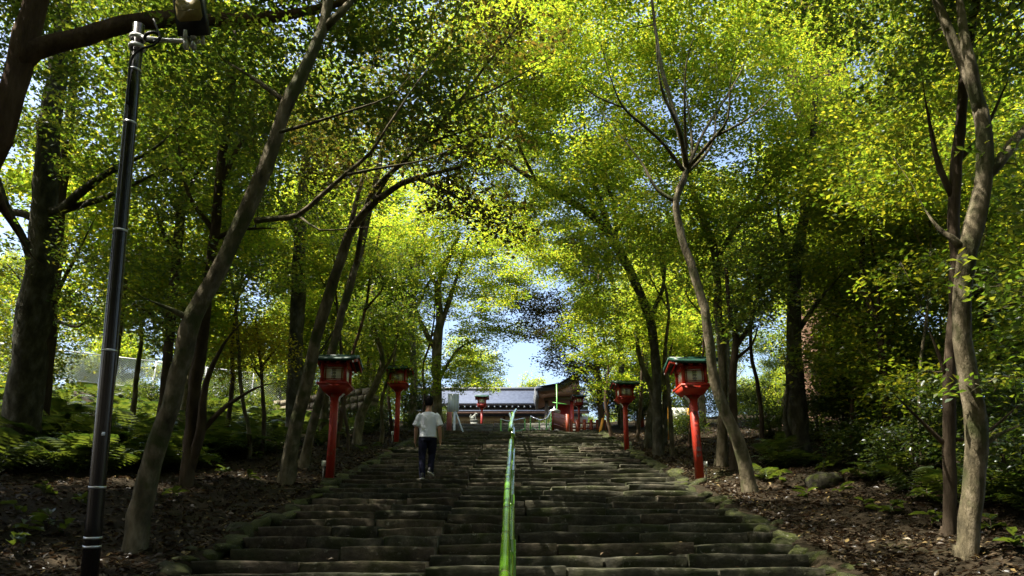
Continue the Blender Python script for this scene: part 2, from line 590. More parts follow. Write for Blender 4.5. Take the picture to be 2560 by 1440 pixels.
def leaves_np(rng, C, L, W, tilt, droop=0.15):
    """rhombic folded leaves at centres C."""
    n = len(C)
    nrm = np.stack([rng.normal(0, tilt, n), rng.normal(0, tilt, n), np.ones(n)], 1)
    nrm /= np.linalg.norm(nrm, axis=1)[:, None]
    a = rng.uniform(0, 2 * math.pi, n)
    d = np.stack([np.cos(a), np.sin(a), rng.normal(-droop, 0.2, n)], 1)
    d -= nrm * (d * nrm).sum(1)[:, None]
    d /= np.linalg.norm(d, axis=1)[:, None] + 1e-9
    s = np.cross(nrm, d)
    L = L[:, None]
    W = W[:, None]
    base = C - d * L * 0.5
    tip = C + d * L * 0.5 - nrm * L * 0.08
    mid = C - d * L * 0.06 + nrm * W * 0.14
    r = mid + s * W * 0.5
    l = mid - s * W * 0.5
    V = np.stack([base, r, tip, l], 1).reshape(-1, 3)
    i = np.arange(n)[:, None] * 4
    T = np.concatenate([i + np.array([[0, 1, 2]]), i + np.array([[0, 2, 3]])], 0)
    return V, T


def grow(rng, paths, blobs, leaf, density=1.0, leaf_scale=1.0, ring=8, twig=True, sprays=None, near=True):
    """paths: list of (n,4) arrays x,y,z,r in metres. blobs: (centre, rx, ry, rz[, density]).
    returns (trunk MB, leaf verts, leaf tris)."""
    mb = MB()
    nodes, nrad = [], []
    for p in paths:
        p = np.asarray(p, float)
        kk = ring if p[0, 3] > 0.05 else max(5, ring - 3)
        mb.tube(p[:, :3], p[:, 3], kk, lump=0.075 if near else 0.03, rng=rng)
        nodes.append(p[1:, :3])
        nrad.append(p[1:, 3])
    nodes = np.vstack(nodes)
    nrad = np.concatenate(nrad)
    (r0, r1), nl, (l0, l1), wr, tilt, thick = LEAF[leaf]
    cs = []
    for b in blobs:
        c, rx, ry, rz = np.asarray(b[0], float), b[1], b[2], b[3]
        dens = b[4] if len(b) > 4 else 1.0
        k = max(3, int(density * dens * 11.0 * (rx * ry + rx * rz + ry * rz) ** 1.0))
        u = rng.normal(0, 1, (k, 3))
        u /= np.linalg.norm(u, axis=1)[:, None]
        u *= (rng.uniform(0, 1, k) ** 0.45)[:, None]
        cs.append(c + u * np.array([rx, ry, rz]))
    cs = np.vstack(cs)
    # attach sprays to the nearest wood, the closest first
    dist0 = np.array([np.min(np.linalg.norm(nodes - c, axis=1)) for c in cs])
    order = np.argsort(dist0)
    cap = len(nodes) + len(cs) * 12 + 10
    ND = np.zeros((cap, 3))
    NR = np.zeros(cap)
    m = len(nodes)
    ND[:m] = nodes
    NR[:m] = nrad
    for ci in order:
        c = cs[ci]
        d = np.linalg.norm(ND[:m] - c, axis=1)
        d = d + 0.35 * np.clip(ND[:m, 2] - c[2] - 0.1, 0, None)
        j = int(np.argmin(d))
        a = ND[j]
        ln = np.linalg.norm(c - a)
        if ln < 0.12:
            continue
        k = int(min(11, max(2, ln / 0.3)))
        t = np.linspace(0, 1, k + 1)[:, None]
        bend = rng.normal(0, 0.07 * ln, 3)
        bend[2] += 0.10 * ln
        pts = a * (1 - t) + c * t + bend * (4 * t * (1 - t)) + rng.normal(0, 0.012 * ln, (k + 1, 3)) * np.minimum(1, 3 * t)
        ra = min(NR[j] * 0.65, 0.008 + 0.015 * ln)
        rr = np.linspace(max(ra, 0.005), 0.004, k + 1)
        mb.tube(pts, rr, 4 if ra < 0.02 else 5, cap=False)
        e = min(k, cap - m - 1)
        ND[m:m + e] = pts[1:1 + e]
        NR[m:m + e] = rr[1:1 + e]
        m += e
    # leaves
    n = len(cs)
    R = rng.uniform(r0, r1, n) * (leaf_scale ** 0.5)
    if near:
        # fine twigs fanning out inside each spray
        nt_ = 3
        a = rng.uniform(0, 2 * math.pi, (n, nt_))
        ln = R[:, None] * rng.uniform(0.6, 1.0, (n, nt_))
        tip = cs[:, None, :] + np.stack([np.cos(a) * ln, np.sin(a) * ln, rng.normal(0, 0.08, (n, nt_)) - 0.2 * ln ** 2], -1)
        b0 = np.repeat(cs[:, None, :], nt_, 1)
        w = 0.0035
        side = np.stack([-np.sin(a), np.cos(a), np.zeros_like(a)], -1) * w
        upw = np.array([0, 0, w * 1.4])
        TV = np.stack([b0 + side, b0 - side, b0 + upw, tip], 2).reshape(-1, 3)
        k4 = np.arange(n * nt_)[:, None] * 4
        mb.add(TV, (), np.concatenate([k4 + np.array([[0, 1, 3]]), k4 + np.array([[1, 2, 3]]), k4 + np.array([[2, 0, 3]])], 0))
    cnt = np.maximum(6, (nl * rng.uniform(0.6, 1.3, n)).astype(int))
    idx = np.repeat(np.arange(n), cnt)
    N = len(idx)
    ang = rng.uniform(0, 2 * math.pi, N)
    rr = np.sqrt(rng.uniform(0, 1, N)) * R[idx]
    sx = rng.normal(0, 0.22, n)
    sy = rng.normal(0, 0.22, n)
    dx = np.cos(ang) * rr
    dy = np.sin(ang) * rr
    dz = rng.normal(0, thick, N) + dx * sx[idx] + dy * sy[idx] - 0.22 * rr ** 2
    C = cs[idx] + np.stack([dx, dy, dz], 1)
    L = rng.uniform(l0, l1, N) * leaf_scale
    W = L * wr * rng.uniform(0.8, 1.2, N)
    V, T = leaves_np(rng, C, L, W, tilt)
    return mb, V, T


TOTAL = [0]


def make_tree(name, label, cat, bark, leaf, paths, blobs, seed, group=None, density=1.0, leaf_scale=1.0, ring=9, near=True, leafmat=None):
    rng = np.random.default_rng(seed)
    base = np.array(paths[0][0][:3])
    pl = [np.hstack([np.asarray(p)[:, :3] - base, np.asarray(p)[:, 3:4]]) for p in paths]
    bl = [(np.asarray(b[0]) - base, *b[1:]) for b in blobs]
    mb, V, T = grow(rng, pl, bl, leaf, density, leaf_scale, ring, near=near)
    root = empty(name, base)
    tag(root, label, cat, group)
    mb.build('trunk', bark, root, smooth_shade=True)
    cr = obj('crown', mesh_np('crown', V, None, T), leafmat or (leaf if leaf != 'far' else 'broad'), root)
    cr['kind'] = 'stuff'
    TOTAL[0] += len(T)
    return root


def px_path(pts, D=None, step=0.25, jitter=0.0, seed=0, ground=True, flare=1.3):
    """pts: (px, py, dD, width px) from the base up. The base is found on the ground unless D is given."""
    if D is None:
        q, D = hit(pts[0][0], pts[0][1])
    out = []
    for i, (px, py, dD, w) in enumerate(pts):
        d = D + dD
        out.append((*P(px, py, d), 0.5 * w * d / F))
    if ground:
        b = np.array(out[0])
        g = float(gz(b[0], b[1]))
        if b[2] > g - 0.05:
            low = b.copy()
            low[2] = g - 0.25
            if b[2] - low[2] < 0.5:
                out[0] = tuple(low)
            else:
                out.insert(0, tuple(low))
    c = catmull(out, step)
    if jitter:
        rng = np.random.default_rng(seed)
        c[2:, :3] += rng.normal(0, jitter, (len(c) - 2, 3))
    if ground:
        h = c[:, 2] - c[0, 2]
        c[:, 3] *= 1 + (flare - 1) * np.exp(-h / 0.30)
    return c, D


def px_limb(pts, D):
    c = catmull([(*P(px, py, D + dD), 0.5 * w * (D + dD) / F) for px, py, dD, w in pts], 0.22)
    t = np.linspace(0, 1, len(c))
    c[:, 3] *= 1 - 0.72 * t ** 2.5
    # the tip dies away as a thin twig instead of ending in a stump
    d = c[-1, :3] - c[-2, :3]
    d /= np.linalg.norm(d) + 1e-9
    tip = np.hstack([c[-1, :3] + d * 0.35 + np.array([0.03, 0.02, 0.06]), 0.3 * c[-1, 3]])
    tip2 = np.hstack([c[-1, :3] + d * 0.75 + np.array([0.0, 0.05, 0.16]), 0.003])
    return np.vstack([c, tip, tip2])


def px_blob(px, py, D, rx, ry, rz, dens=1.0, w=None):
    if px == 'w':
        # crown clumps added to shade the steps, given in metres: 'w', (x, y, z), 0, rx, ry, rz
        return (np.array(py, float), rx, ry, rz, dens)
    return (P(px, py, D), rx, ry, rz, dens)


# ================================================================== THE SETTING
# ground sheet, finer near the stairs
def axis_pts(segs):
    a = []
    for lo, hi, st in segs:
        a.append(np.arange(lo, hi, st))
    return np.concatenate(a)


xs = axis_pts([(-600, -60, 60), (-60, -24, 3), (-24, -3.2, 0.3), (-3.2, 3.2, 0.8), (3.2, 24, 0.3), (24, 60, 3), (60, 601, 60)])
ys = axis_pts([(-200, -20, 30), (-20, 2, 2), (2, 44, 0.4), (44, 100, 4), (100, 901, 80)])
GX, GY = np.meshgrid(xs, ys)
GZ = gz(GX, GY)
GV = np.stack([GX, GY, GZ], -1).reshape(-1, 3)
nx, ny = len(xs), len(ys)
ii, jj = np.meshgrid(np.arange(nx - 1), np.arange(ny - 1))
i0 = (jj * nx + ii).ravel()
GQ = np.stack([i0, i0 + 1, i0 + nx + 1, i0 + nx], 1)
ground = obj('ground', mesh_np('ground', GV, GQ, None, True), 'ground')
tag(ground, 'leaf-strewn forest soil on both banks of the stone stairs', kind='structure')

# ---- stone steps
rs = random.Random(5)
stairs = empty('stone_stairs', (0, 2, 0))
tag(stairs, 'broad old stone stairway climbing to the shrine', kind='structure')


def stone_mesh(seed, w=1.0, d=0.78, h=0.24, seg=4):
    r = random.Random(seed)
    prof = []
    V = []
    for s in range(seg + 1):
        x = -w / 2 + w * s / seg
        endk = 1.0 if 0 < s < seg else 0.0
        xi = x * (1.0 if endk else 0.992)
        fz = r.uniform(-0.013, 0.013)
        fy = r.uniform(-0.018, 0.018)
        dz = -0.005 if not endk else 0.0
        dy = 0.008 if not endk else 0.0
        pts = [(0.02 + fy * 0.4, -h), (0.004 + fy * 0.8 + dy, -0.030 + fz * 0.5), (0.002 + fy + dy, -0.007 + fz + dz), (0.014 + fy + dy, 0.0 + fz + dz), (d, 0.0 + fz * 0.3), (d, -h)]
        V += [(xi, y, z) for y, z in pts]
    k = 6
    Q = []
    for s in range(seg):
        for j in range(k):
            a, b = s * k + j, s * k + (j + 1) % k
            Q.append((a, a + k, b + k, b))
    T = []
    for s, o in ((0, 1), (seg, -1)):
        b = s * k
        for j in range(1, k - 1):
            t = (b, b + j, b + j + 1)
            T.append(t if o == 1 else t[::-1])
    return mesh_np('stone', V, Q, T)


STONES = {}
for mk in ('stone', 'stone_b'):
    STONES[mk] = []
    for i in range(14):
        me = stone_mesh(100 + i + (50 if mk == 'stone_b' else 0))
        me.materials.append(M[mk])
        STONES[mk].append(me)

TREAD = 0.60
JOINT = -0.92
# the landing and second flight profile above y = 30.6
step_rows = []
y = 1.9
while y < 29.8:
    step_rows.append((y, Z_OFF + SLOPE * y))
    y += TREAD
near_rows = [r for r in step_rows if r[0] >= 6.4]
low_rows = [r for r in step_rows if r[0] < 6.4]
z_land = step_rows[-1][1]
up_rows = []
yy, zz = 32.9, z_land
NUP = 7
for i in range(NUP):
    zz += (Z_TOP - z_land) / NUP
    up_rows.append((yy, zz))
    yy += (Y_TOP - 32.9) / NUP


def row_blocks(y, z, joint, r, rough=1.0, fine=False):
    """yield (x centre, width, y, z, rot, material)."""
    out = []
    for lo, hi, mk, off in ((-STAIR_HALF + r.uniform(-0.12, 0.1), joint, 'stone_b', -0.24), (joint, STAIR_HALF + r.uniform(-0.15, 0.15), 'stone', 0.0)):
        zoff = off * SLOPE
        x = lo
        while x < hi - 0.05:
            w = r.uniform(0.62, 1.35) if mk == 'stone_b' else r.uniform(0.7, 1.7)
            if hi - (x + w) < 0.45:
                w = hi - x
            m = mk
            if mk == 'stone' and r.random() < 0.2:
                m = 'stone_b'
            if mk == 'stone_b' and r.random() < 0.25:
                m = 'stone'
            out.append((x + w / 2, w - 0.014, y + off + r.gauss(0, 0.016) * rough, z + zoff + r.gauss(0, 0.009) * rough, r.gauss(0, 0.012), m))
            x += w
    return out


n_st = 0
for ri, (y, z) in enumerate(near_rows):
    far = smooth(14, 22, y)
    for (xc, w, yb, zb, rz, mk) in row_blocks(y, z, JOINT + rs.uniform(-0.05, 0.05), rs, 1.0 + 1.2 * float(far)):
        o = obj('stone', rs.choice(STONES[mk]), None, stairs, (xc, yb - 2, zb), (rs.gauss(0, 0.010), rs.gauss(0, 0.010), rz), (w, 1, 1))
        n_st += 1
for rows, nm in ((low_rows, 'lower_step'), (up_rows, 'upper_step')):
    mb = MB()
    for (y, z) in rows:
        for (xc, w, yb, zb, rz, mk) in row_blocks(y, z, JOINT, rs, 1.0):
            mb.box((xc, yb + 0.5 + rs.uniform(-0.06, 0.06) - 2, zb - (0.13 if nm == 'lower_step' else 0.105) + rs.uniform(-0.012, 0.012)), (w - 0.01, 1.0, 0.25 if nm == 'lower_step' else 0.20), ('Z', rz))
    o = mb.build(nm, 'stone_far', stairs)
    o['kind'] = 'stuff'
# landing slabs between the flights
for i in range(4):
    for j in range(6):
        w = 2 * STAIR_HALF / 6
        xc = -STAIR_HALF + w * (j + 0.5)
        mb = MB().box((xc, 30.75 + 0.75 * i - 2, z_land - 0.12 + 0.004 * rs.random()), (w - 0.02, 0.73, 0.24))
        mb.build('paving_slab', 'stone_far', stairs)

# ---- mossy edging stones on both sides of the stairs


def lump_mesh(seed, sx, sy, sz, sub=2, amp=0.18, name='edging_stone'):
    import bmesh
    bm = bmesh.new()
    bmesh.ops.create_icosphere(bm, subdivisions=sub, radius=1.0)
    r = random.Random(seed)
    for v in bm.verts:
        c = v.co.copy()
        m = max(abs(c.x), abs(c.y), abs(c.z))
        c = c * (1 - 0.45) + (c / m) * 0.45 * 0.9
        c *= 1 + r.gauss(0, amp * 0.5)
        v.co = Vector((c.x * sx, c.y * sy, c.z * sz))
    me = bpy.data.meshes.new(name)
    bm.to_mesh(me)
    bm.free()
    me.polygons.foreach_set('use_smooth', np.ones(len(me.polygons), dtype=bool))
    return me


EDGE = []
for i in range(10):
    me = lump_mesh(i, 0.5, 0.5, 0.5, 2, 0.22)
    me.polygons.foreach_set('use_smooth', np.ones(len(me.polygons), dtype=bool))
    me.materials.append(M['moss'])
    EDGE.append(me)
edging = empty('stair_edging', (0, 5, 0))
tag(edging, 'moss-covered stones edging both sides of the stairs', kind='structure')
for side in (-1, 1):
    y = 5.5
    while y < 30:
        ln = rs.uniform(0.26, 0.58)
        wd = rs.uniform(0.24, 0.42)
        x = side * (STAIR_HALF + 0.13 + rs.uniform(-0.12, 0.14))
        z = float(plane_z(y)) + rs.uniform(-0.14, -0.07)
        obj('edging_stone', rs.choice(EDGE), None, edging, (x, y - 5, z), (SLOPE * 0.95 + rs.gauss(0, 0.16), rs.gauss(0, 0.16), rs.gauss(0, 0.45)),
            (wd * 1.15, ln * 1.15, rs.uniform(0.12, 0.24)))
        if rs.random() < 0.45:
            s2 = rs.uniform(0.14, 0.28)
            obj('edging_stone', rs.choice(EDGE), None, edging, (x + side * rs.uniform(0.2, 0.38), y - 5 + rs.uniform(-0.2, 0.2), z - 0.05), (rs.gauss(0, 0.3), rs.gauss(0, 0.3), rs.uniform(0, 3)), (s2, s2 * 1.3, s2 * 0.7))
        y += ln * 0.84

# ================================================================== BUILDINGS AND THINGS
def text_mesh(s, size, name='lettering', extrude=0.002):
    cu = bpy.data.curves.new(name, 'FONT')
    cu.body = s
    cu.size = size
    cu.extrude = extrude
    cu.align_x = 'CENTER'
    cu.align_y = 'CENTER'
    cu.space_line = 0.95
    cu.resolution_u = 2
    o = bpy.data.objects.new(name, cu)
    COL.objects.link(o)
    dg = bpy.context.evaluated_depsgraph_get()
    dg.update()
    me = bpy.data.meshes.new_from_object(o.evaluated_get(dg))
    bpy.data.objects.remove(o)
    bpy.data.curves.remove(cu)
    me.name = name
    return me


# ---- shrine lanterns
KANJI = text_mesh('御\n神\n燈', 0.105)
KANJI.materials.append(M['ink'])


def lantern(px, py, height, label, mat='red', lean=(0, 0), rz=0.0, D=None, detail=True, box_side=-1):
    if D is None:
        b, D = hit(px, py)
    else:
        b = P(px, py, D)
    b = np.array(b)
    root = empty('shrine_lantern', b - np.array([0, 0, 0.02]), (lean[0], lean[1], rz))
    tag(root, label, 'lantern', 'red shrine lanterns along the stairs')
    s = height / 2.55
    root.scale = (s, s, s)
    MB().box((0, 0, 0.0), (0.19, 0.19, 0.12), taper=0.95).build('footing', 'rock', root)
    MB().box((0, 0, 0.95), (0.145, 0.145, 1.79), taper=0.94).build('post', mat, root)
    # scrolled brackets, left-right and front-back, each edged in white
    prof = [(0.0, 0.0), (0.0, 0.30), (0.215, 0.30), (0.205, 0.262), (0.165, 0.235), (0.155, 0.20), (0.12, 0.165), (0.098, 0.14), (0.085, 0.07), (0.06, 0.0)]
    prof = [(x * (0.80 if x > 0.06 else 1.0), z * 0.58) for x, z in prof]
    for k in (0, 2):
        a = k * math.pi / 2
        mb = MB().prism(prof, -0.045, 0.045)
        br = mb.build('bracket', mat, root, (0.02 * math.cos(a), 0.02 * math.sin(a), 1.655), (0, 0, a))
        if k % 2:
            continue
        ed = MB()
        pts = [(x + 0.004, 0, z) for x, z in prof[3:]]
        V = [(x + dx, yy, z) for x, _, z in pts for dx, yy in ((0.006, -0.049), (0.006, 0.049), (-0.004, 0.049), (-0.004, -0.049))]
        Q = [(i * 4 + j, i * 4 + (j + 1) % 4, i * 4 + 4 + (j + 1) % 4, i * 4 + 4 + j) for i in range(len(pts) - 1) for j in range(4)]
        e = (len(pts) - 1) * 4
        ed.add(V, Q + [(3, 2, 1, 0), (e, e + 1, e + 2, e + 3)])
        ed.build('white_edging', 'white_paint', br)
    # tray: inverted frustum with a rim
    MB().box((0, 0, 1.885), (0.40, 0.40, 0.14), taper=1.48).build('tray', mat, root)
    MB().box((0, 0, 1.975), (0.64, 0.64, 0.04)).build('tray_rim', mat, root)
    # box: four corner posts, rails and paper panels
    h0, h1, w = 1.997, 2.42, 0.53
    for sx in (-1, 1):
        for sy in (-1, 1):
            MB().box((sx * (w / 2 - 0.03), sy * (w / 2 - 0.03), (h0 + h1) / 2), (0.06, 0.06, h1 - h0)).build('corner_post', mat, root)
    for k in range(4):
        R = Matrix.Rotation(k * math.pi / 2, 4, 'Z')
        rot = (0, 0, k * math.pi / 2)
        MB().box((0, -w / 2 + 0.032, h0 + 0.025), (w - 0.125, 0.05, 0.05)).build('lower_rail', mat, root, rot=rot)
        MB().box((0, -w / 2 + 0.032, h1 - 0.045), (w - 0.125, 0.05, 0.09)).build('upper_rail', mat, root, rot=rot)
        pn = MB().box((0, -w / 2 + 0.045, (h0 + h1) / 2 - 0.02), (w - 0.124, 0.012, h1 - h0 - 0.14)).build('paper_panel', 'paper', root, rot=rot)
        zc = (h0 + h1) / 2 - 0.02
        ph, pw = h1 - h0 - 0.14, w - 0.124
        for sx in (-1, 1):
            MB().box((sx * (pw / 2 - 0.036), -w / 2 + 0.035, zc), (0.014, 0.010, ph)).build('muntin', mat, pn)
        for sz in (-1, 1):
            MB().box((0, -w / 2 + 0.036, zc + sz * (ph / 2 - 0.028)), (pw, 0.010, 0.013)).build('muntin', mat, pn)
        if k == 0 and detail:
            tx = obj('lettering', KANJI, None, pn, (0, -w / 2 + 0.036, zc), (math.pi / 2, 0, 0), (0.95, 0.78, 1))
    # roof: low gable with the ridge left to right, swept up at its ends
    for sy in (-1, 1):
        mb = MB()
        n = 9
        V, Q = [], []
        for i in range(n):
            t = i / (n - 1) * 2 - 1
            x = t * 0.455
            up = 0.03 * abs(t) ** 4
            for (yy, zz) in ((0.0, 0.20), (0.45 * sy, 0.055), (0.45 * sy, -0.022), (0.0, 0.14)):
                V.append((x, yy, h1 + zz + up))
        for i in range(n - 1):
            for j in range(4):
                a, c = i * 4 + j, i * 4 + (j + 1) % 4
                Q.append((a, a + 4, c + 4, c) if sy < 0 else (a, c, c + 4, a + 4))
        Q.append((0, 1, 2, 3) if sy < 0 else (3, 2, 1, 0))
        e = (n - 1) * 4
        Q.append((e + 3, e + 2, e + 1, e) if sy < 0 else (e, e + 1, e + 2, e + 3))
        mb.add(V, Q)
        rf = mb.build('roof_slope', 'copper', root)
        # barge boards at the two gable ends and rafters under the slope
        for sx in (-1, 1):
            p = MB()
            V = []
            for (yy, zz) in ((0.0, 0.148), (0.43 * sy, -0.012), (0.43 * sy, -0.075), (0.0, 0.075)):
                for dx in (-0.012, 0.012):
                    V.append((sx * 0.425 + dx, yy, h1 + zz + 0.02))
            p.add(V, [(0, 2, 4, 6), (1, 7, 5, 3), (0, 1, 3, 2), (2, 3, 5, 4), (4, 5, 7, 6), (6, 7, 1, 0)])
            p.build('barge_board', mat, rf)
            MB().box((sx * 0.425, 0.437 * sy, h1 - 0.024), (0.03, 0.012, 0.055)).build('white_cap', 'white_paint', rf)
        for i in range(4):
            x = -0.30 + 0.2 * i
            p = MB()
            V = []
            for (yy, zz) in ((0.02 * sy, 0.128), (0.42 * sy, -0.020), (0.42 * sy, -0.058), (0.02 * sy, 0.09)):
                for dx in (-0.02, 0.02):
                    V.append((x + dx, yy, h1 + zz))
            p.add(V, [(0, 2, 4, 6), (1, 7, 5, 3), (0, 1, 3, 2), (2, 3, 5, 4), (4, 5, 7, 6), (6, 7, 1, 0)])
            p.build('rafter', mat, rf)
    MB().box((0, 0, h1 + 0.20), (0.87, 0.07, 0.05)).build('ridge', 'copper', root)
    for sx in (-1, 1):
        MB().prism([(-0.24, 0.0), (0.24, 0.0), (0.0, 0.14)], sx * 0.235 - 0.01, sx * 0.235 + 0.01, 'x').build('gable', mat, root, (0, 0, h1 - 0.003))
    # little junction box on a conduit at the foot
    if detail:
        jb = MB().box((box_side * 0.135, -0.02, 0.36), (0.075, 0.05, 0.11)).build('junction_box', 'sign_white', root)
        MB().tube([(box_side * 0.135, -0.02, 0.31), (box_side * 0.135, -0.02, 0.0)], 0.014, 6).build('conduit', 'concrete', jb)
    return root


L1 = lantern(824, 1201, 2.55, 'tall red lantern behind the leaning tree, nearest on the stairs\' lower side', lean=(0, math.radians(0.4)))
L2 = lantern(991, 1109, 2.55, 'red lantern with green roof just beside the walking man')
L3 = lantern(1204, 1088, 2.2, 'small distant red lantern in front of the grey hall roof', 'red_far', D=40, detail=False)
R1 = lantern(1750, 1203, 2.50, 'leaning red lantern with black writing down its peeling post', lean=(0, math.radians(-1.6)), rz=math.radians(4), box_side=1)
R2 = lantern(1567, 1132, 2.15, 'red lantern on the bank with leaves hanging over its panel', rz=math.radians(6), box_side=1)
R3 = lantern(1448, 1078, 1.52, 'red lantern rising above the vermilion fence', 'red_far', D=30.5, rz=math.radians(8), box_side=1)
# writing down the post of the leaning lantern
for i, ch in enumerate('亜か一・フラ園い'):
    me = text_mesh(ch, 0.12)
    me.materials.append(M['ink'])
    obj('lettering', me, None, R1, (0.0, -0.0735 - 0.0003 * i, 1.42 - 0.125 * i), (math.pi / 2, 0, 0), (0.85, 0.8, 0.6))

# ---- bamboo handrail up the middle of the stairs


def rail_pt(D, hperp, px):
    """a point D metres along the slope, hperp above the step noses."""
    p = CAM + D * FWD - (1.95 - hperp) * UPV
    p[0] = (px - CX) / F * D
    return p


def bamboo_rail(label, spans, posts, name='bamboo_handrail'):
    root = empty(name, rail_pt(spans[0][0][0], 0, 1280))
    tag(root, label, 'handrail', 'green bamboo handrails')
    base = np.array(root.location)
    for (Ds, h, pxs, r, nm, mat) in spans:
        pts = np.array([rail_pt(d, h + (h2 if isinstance(h2, float) else 0), x) for d, x, h2 in zip(Ds, pxs, [0] * len(Ds))])
        c = catmull(pts, 0.3) - base
        n = len(c)
        mb = MB().tube(c, r, 10)
        o = mb.build(nm, mat, root, smooth_shade=True)
        # node rings every half metre or so
        acc = 0.2
        for i in range(n - 1):
            acc += np.linalg.norm(c[i + 1] - c[i])
            if acc > 0.95:
                acc = rs.uniform(-0.1, 0.1)
                t = (c[i + 1] - c[i]) / np.linalg.norm(c[i + 1] - c[i])
                m2 = MB().tube([c[i] - t * 0.009, c[i] - t * 0.003, c[i] + t * 0.003, c[i] + t * 0.009], [r * 1.01, r * 1.07, r * 1.07, r * 1.01], 10)
                m2.build('node', 'bamboo_node', o, smooth_shade=True)
    for (D, px, h) in posts:
        top = rail_pt(D, h, px)
        bz = float(plane_z(top[1])) - 0.15
        mb = MB().tube([(top[0], top[1], bz) - base, np.array(top) - base], 0.032, 8)
        mb.build('post', 'bamboo', root, smooth_shade=True)
    return root


bamboo_rail('long green bamboo handrail running up the middle of the lower steps',
            [([2.6, 5, 8, 11, 14.2], 0.86, [1250, 1264, 1269, 1274, 1277], 0.032, 'top_rail', 'bamboo'),
             ([2.8, 5, 8, 11, 14.0], 0.70, [1278, 1278, 1281, 1283, 1285], 0.024, 'lower_rail', 'bamboo')],
            [(d, 1279, 0.80) for d in (3.2, 5.4, 7.6, 9.8, 12.0, 14.0)])
bamboo_rail('forked pale green handrail ending the middle of the upper steps',
            [([15.5, 18, 21, 24, 27.5], 0.98, [1277, 1278, 1282, 1284, 1290], 0.045, 'top_rail', 'bamboo'),
             ([15.6, 18, 21, 24, 27.5], 0.84, [1283, 1284, 1279, 1277, 1274], 0.036, 'lower_rail', 'bamboo')],
            [(d, 1281, 0.9) for d in (15.6, 18.6, 21.6, 24.6, 27.4)])

# ---- green pipe rails at the top


def pipe_rail(label, pts, h=0.95, drop=0.45):
    b = np.array(pts[0], float)
    root = empty('pipe_railing', b)
    tag(root, label, 'railing', 'green pipe railings at the top of the stairs')
    A = np.array(pts, float) - b
    up = np.array([0, 0, h])
    MB().tube(catmull(A + up, 0.3), 0.032, 7).build('top_rail', 'steel', root, smooth_shade=True)
    MB().tube(catmull(A + up * drop, 0.3), 0.026, 7).build('mid_rail', 'green_rail', root, smooth_shade=True)
    for a in A:
        MB().tube([a - (0, 0, 0.2), a + up - (0, 0, 0.02)], 0.034, 7).build('post', 'green_rail', root, smooth_shade=True)
    return root


def step_z(y):
    z = 0.0
    for (yy, zz) in step_rows + up_rows:
        if y >= yy - 0.01:
            z = zz
    return z


def onstep(px, D):
    p = P(px, 1060, D)
    return (p[0], p[1], step_z(p[1]))


pipe_rail('short green pipe railing behind the forked handrail', [onstep(1252, 32.5), onstep(1272, 33.0), onstep(1312, 33.4)])
pipe_rail('curved green pipe railing beside the plank fence', [onstep(1326, 34), onstep(1348, 33.8), onstep(1366, 33.5), onstep(1378, 35), onstep(1390, 38)])

# ---- vermilion fences on the right of the landing
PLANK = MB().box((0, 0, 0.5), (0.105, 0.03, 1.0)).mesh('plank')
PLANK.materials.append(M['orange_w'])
fb = P(1383, 1067, 32.6)
fe = P(1419, 1079, 29.4)
fz0 = float(fb[2])
fdz = float(fb[2] - fe[2])
root = empty('plank_fence', (fb[0], fb[1], fz0))
tag(root, 'weathered vermilion fence of close upright planks', 'fence')
dv = np.array([fe[0] - fb[0], fe[1] - fb[1]])
ln = np.linalg.norm(dv)
ang = math.atan2(dv[1], dv[0])
nP = int(ln / 0.115)
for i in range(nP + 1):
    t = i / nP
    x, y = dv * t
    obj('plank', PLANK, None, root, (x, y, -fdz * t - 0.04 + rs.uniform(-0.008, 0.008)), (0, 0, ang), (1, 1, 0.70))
for h in (0.15, 0.5):
    MB().tube([(0, 0.03, h), (dv[0], dv[1] + 0.03, h - fdz)], 0.03, 4).build('rail', 'orange', root)
for t in (0, 1):
    MB().box((dv[0] * t, dv[1] * t - 0.02, 0.27 - fdz * t), (0.13, 0.13, 0.86)).build('post', 'orange', root)


def rail_fence(pts, label, h=0.48):
    b = np.array(pts[0], float)
    root = empty('post_and_rail_fence', b)
    tag(root, label, 'fence', 'vermilion post and rail fences')
    A = np.array(pts, float) - b
    for a in A:
        MB().box(a + (0, 0, h / 2 - 0.1), (0.13, 0.13, h + 0.2)).build('post', 'orange', root)
    for hh in (0.12, 0.34):
        for i in range(len(A) - 1):
            MB().tube([A[i] + (0, 0.02, hh), A[i + 1] + (0, 0.02, hh)], 0.035, 4).build('rail', 'orange', root)
    return root


pts = []
for px in (1428, 1443, 1461, 1478, 1494, 1512):
    p = P(px, 1078, 29.5 + (px - 1424) * 0.012)
    pts.append(tuple(p))
rail_fence(pts, 'low vermilion post and rail fence under the lantern')
q = P(1606, 1056, 31)
rail_fence([(q[0], q[1], q[2]), (q[0] + 0.45, q[1], q[2]), (q[0] + 0.9, q[1] + 0.3, q[2])], 'small bright orange barrier among the trees up the bank', 0.55)
q2, d2 = P(1503, 1080, 29.6), 0
root = empty('yellow_post', (q2[0], q2[1], q2[2] - 0.1))
tag(root, 'tilted yellow post at the end of the low fence', 'post')
MB().box((0, 0, 0.3), (0.10, 0.06, 0.75), ('Y', 0.22)).build('stake', 'amber', root)
MB().tube([(0.09, 0, 0.62), (0.35, 0, 1.45)], 0.012, 5).build('yellow_rod', 'amber', root)

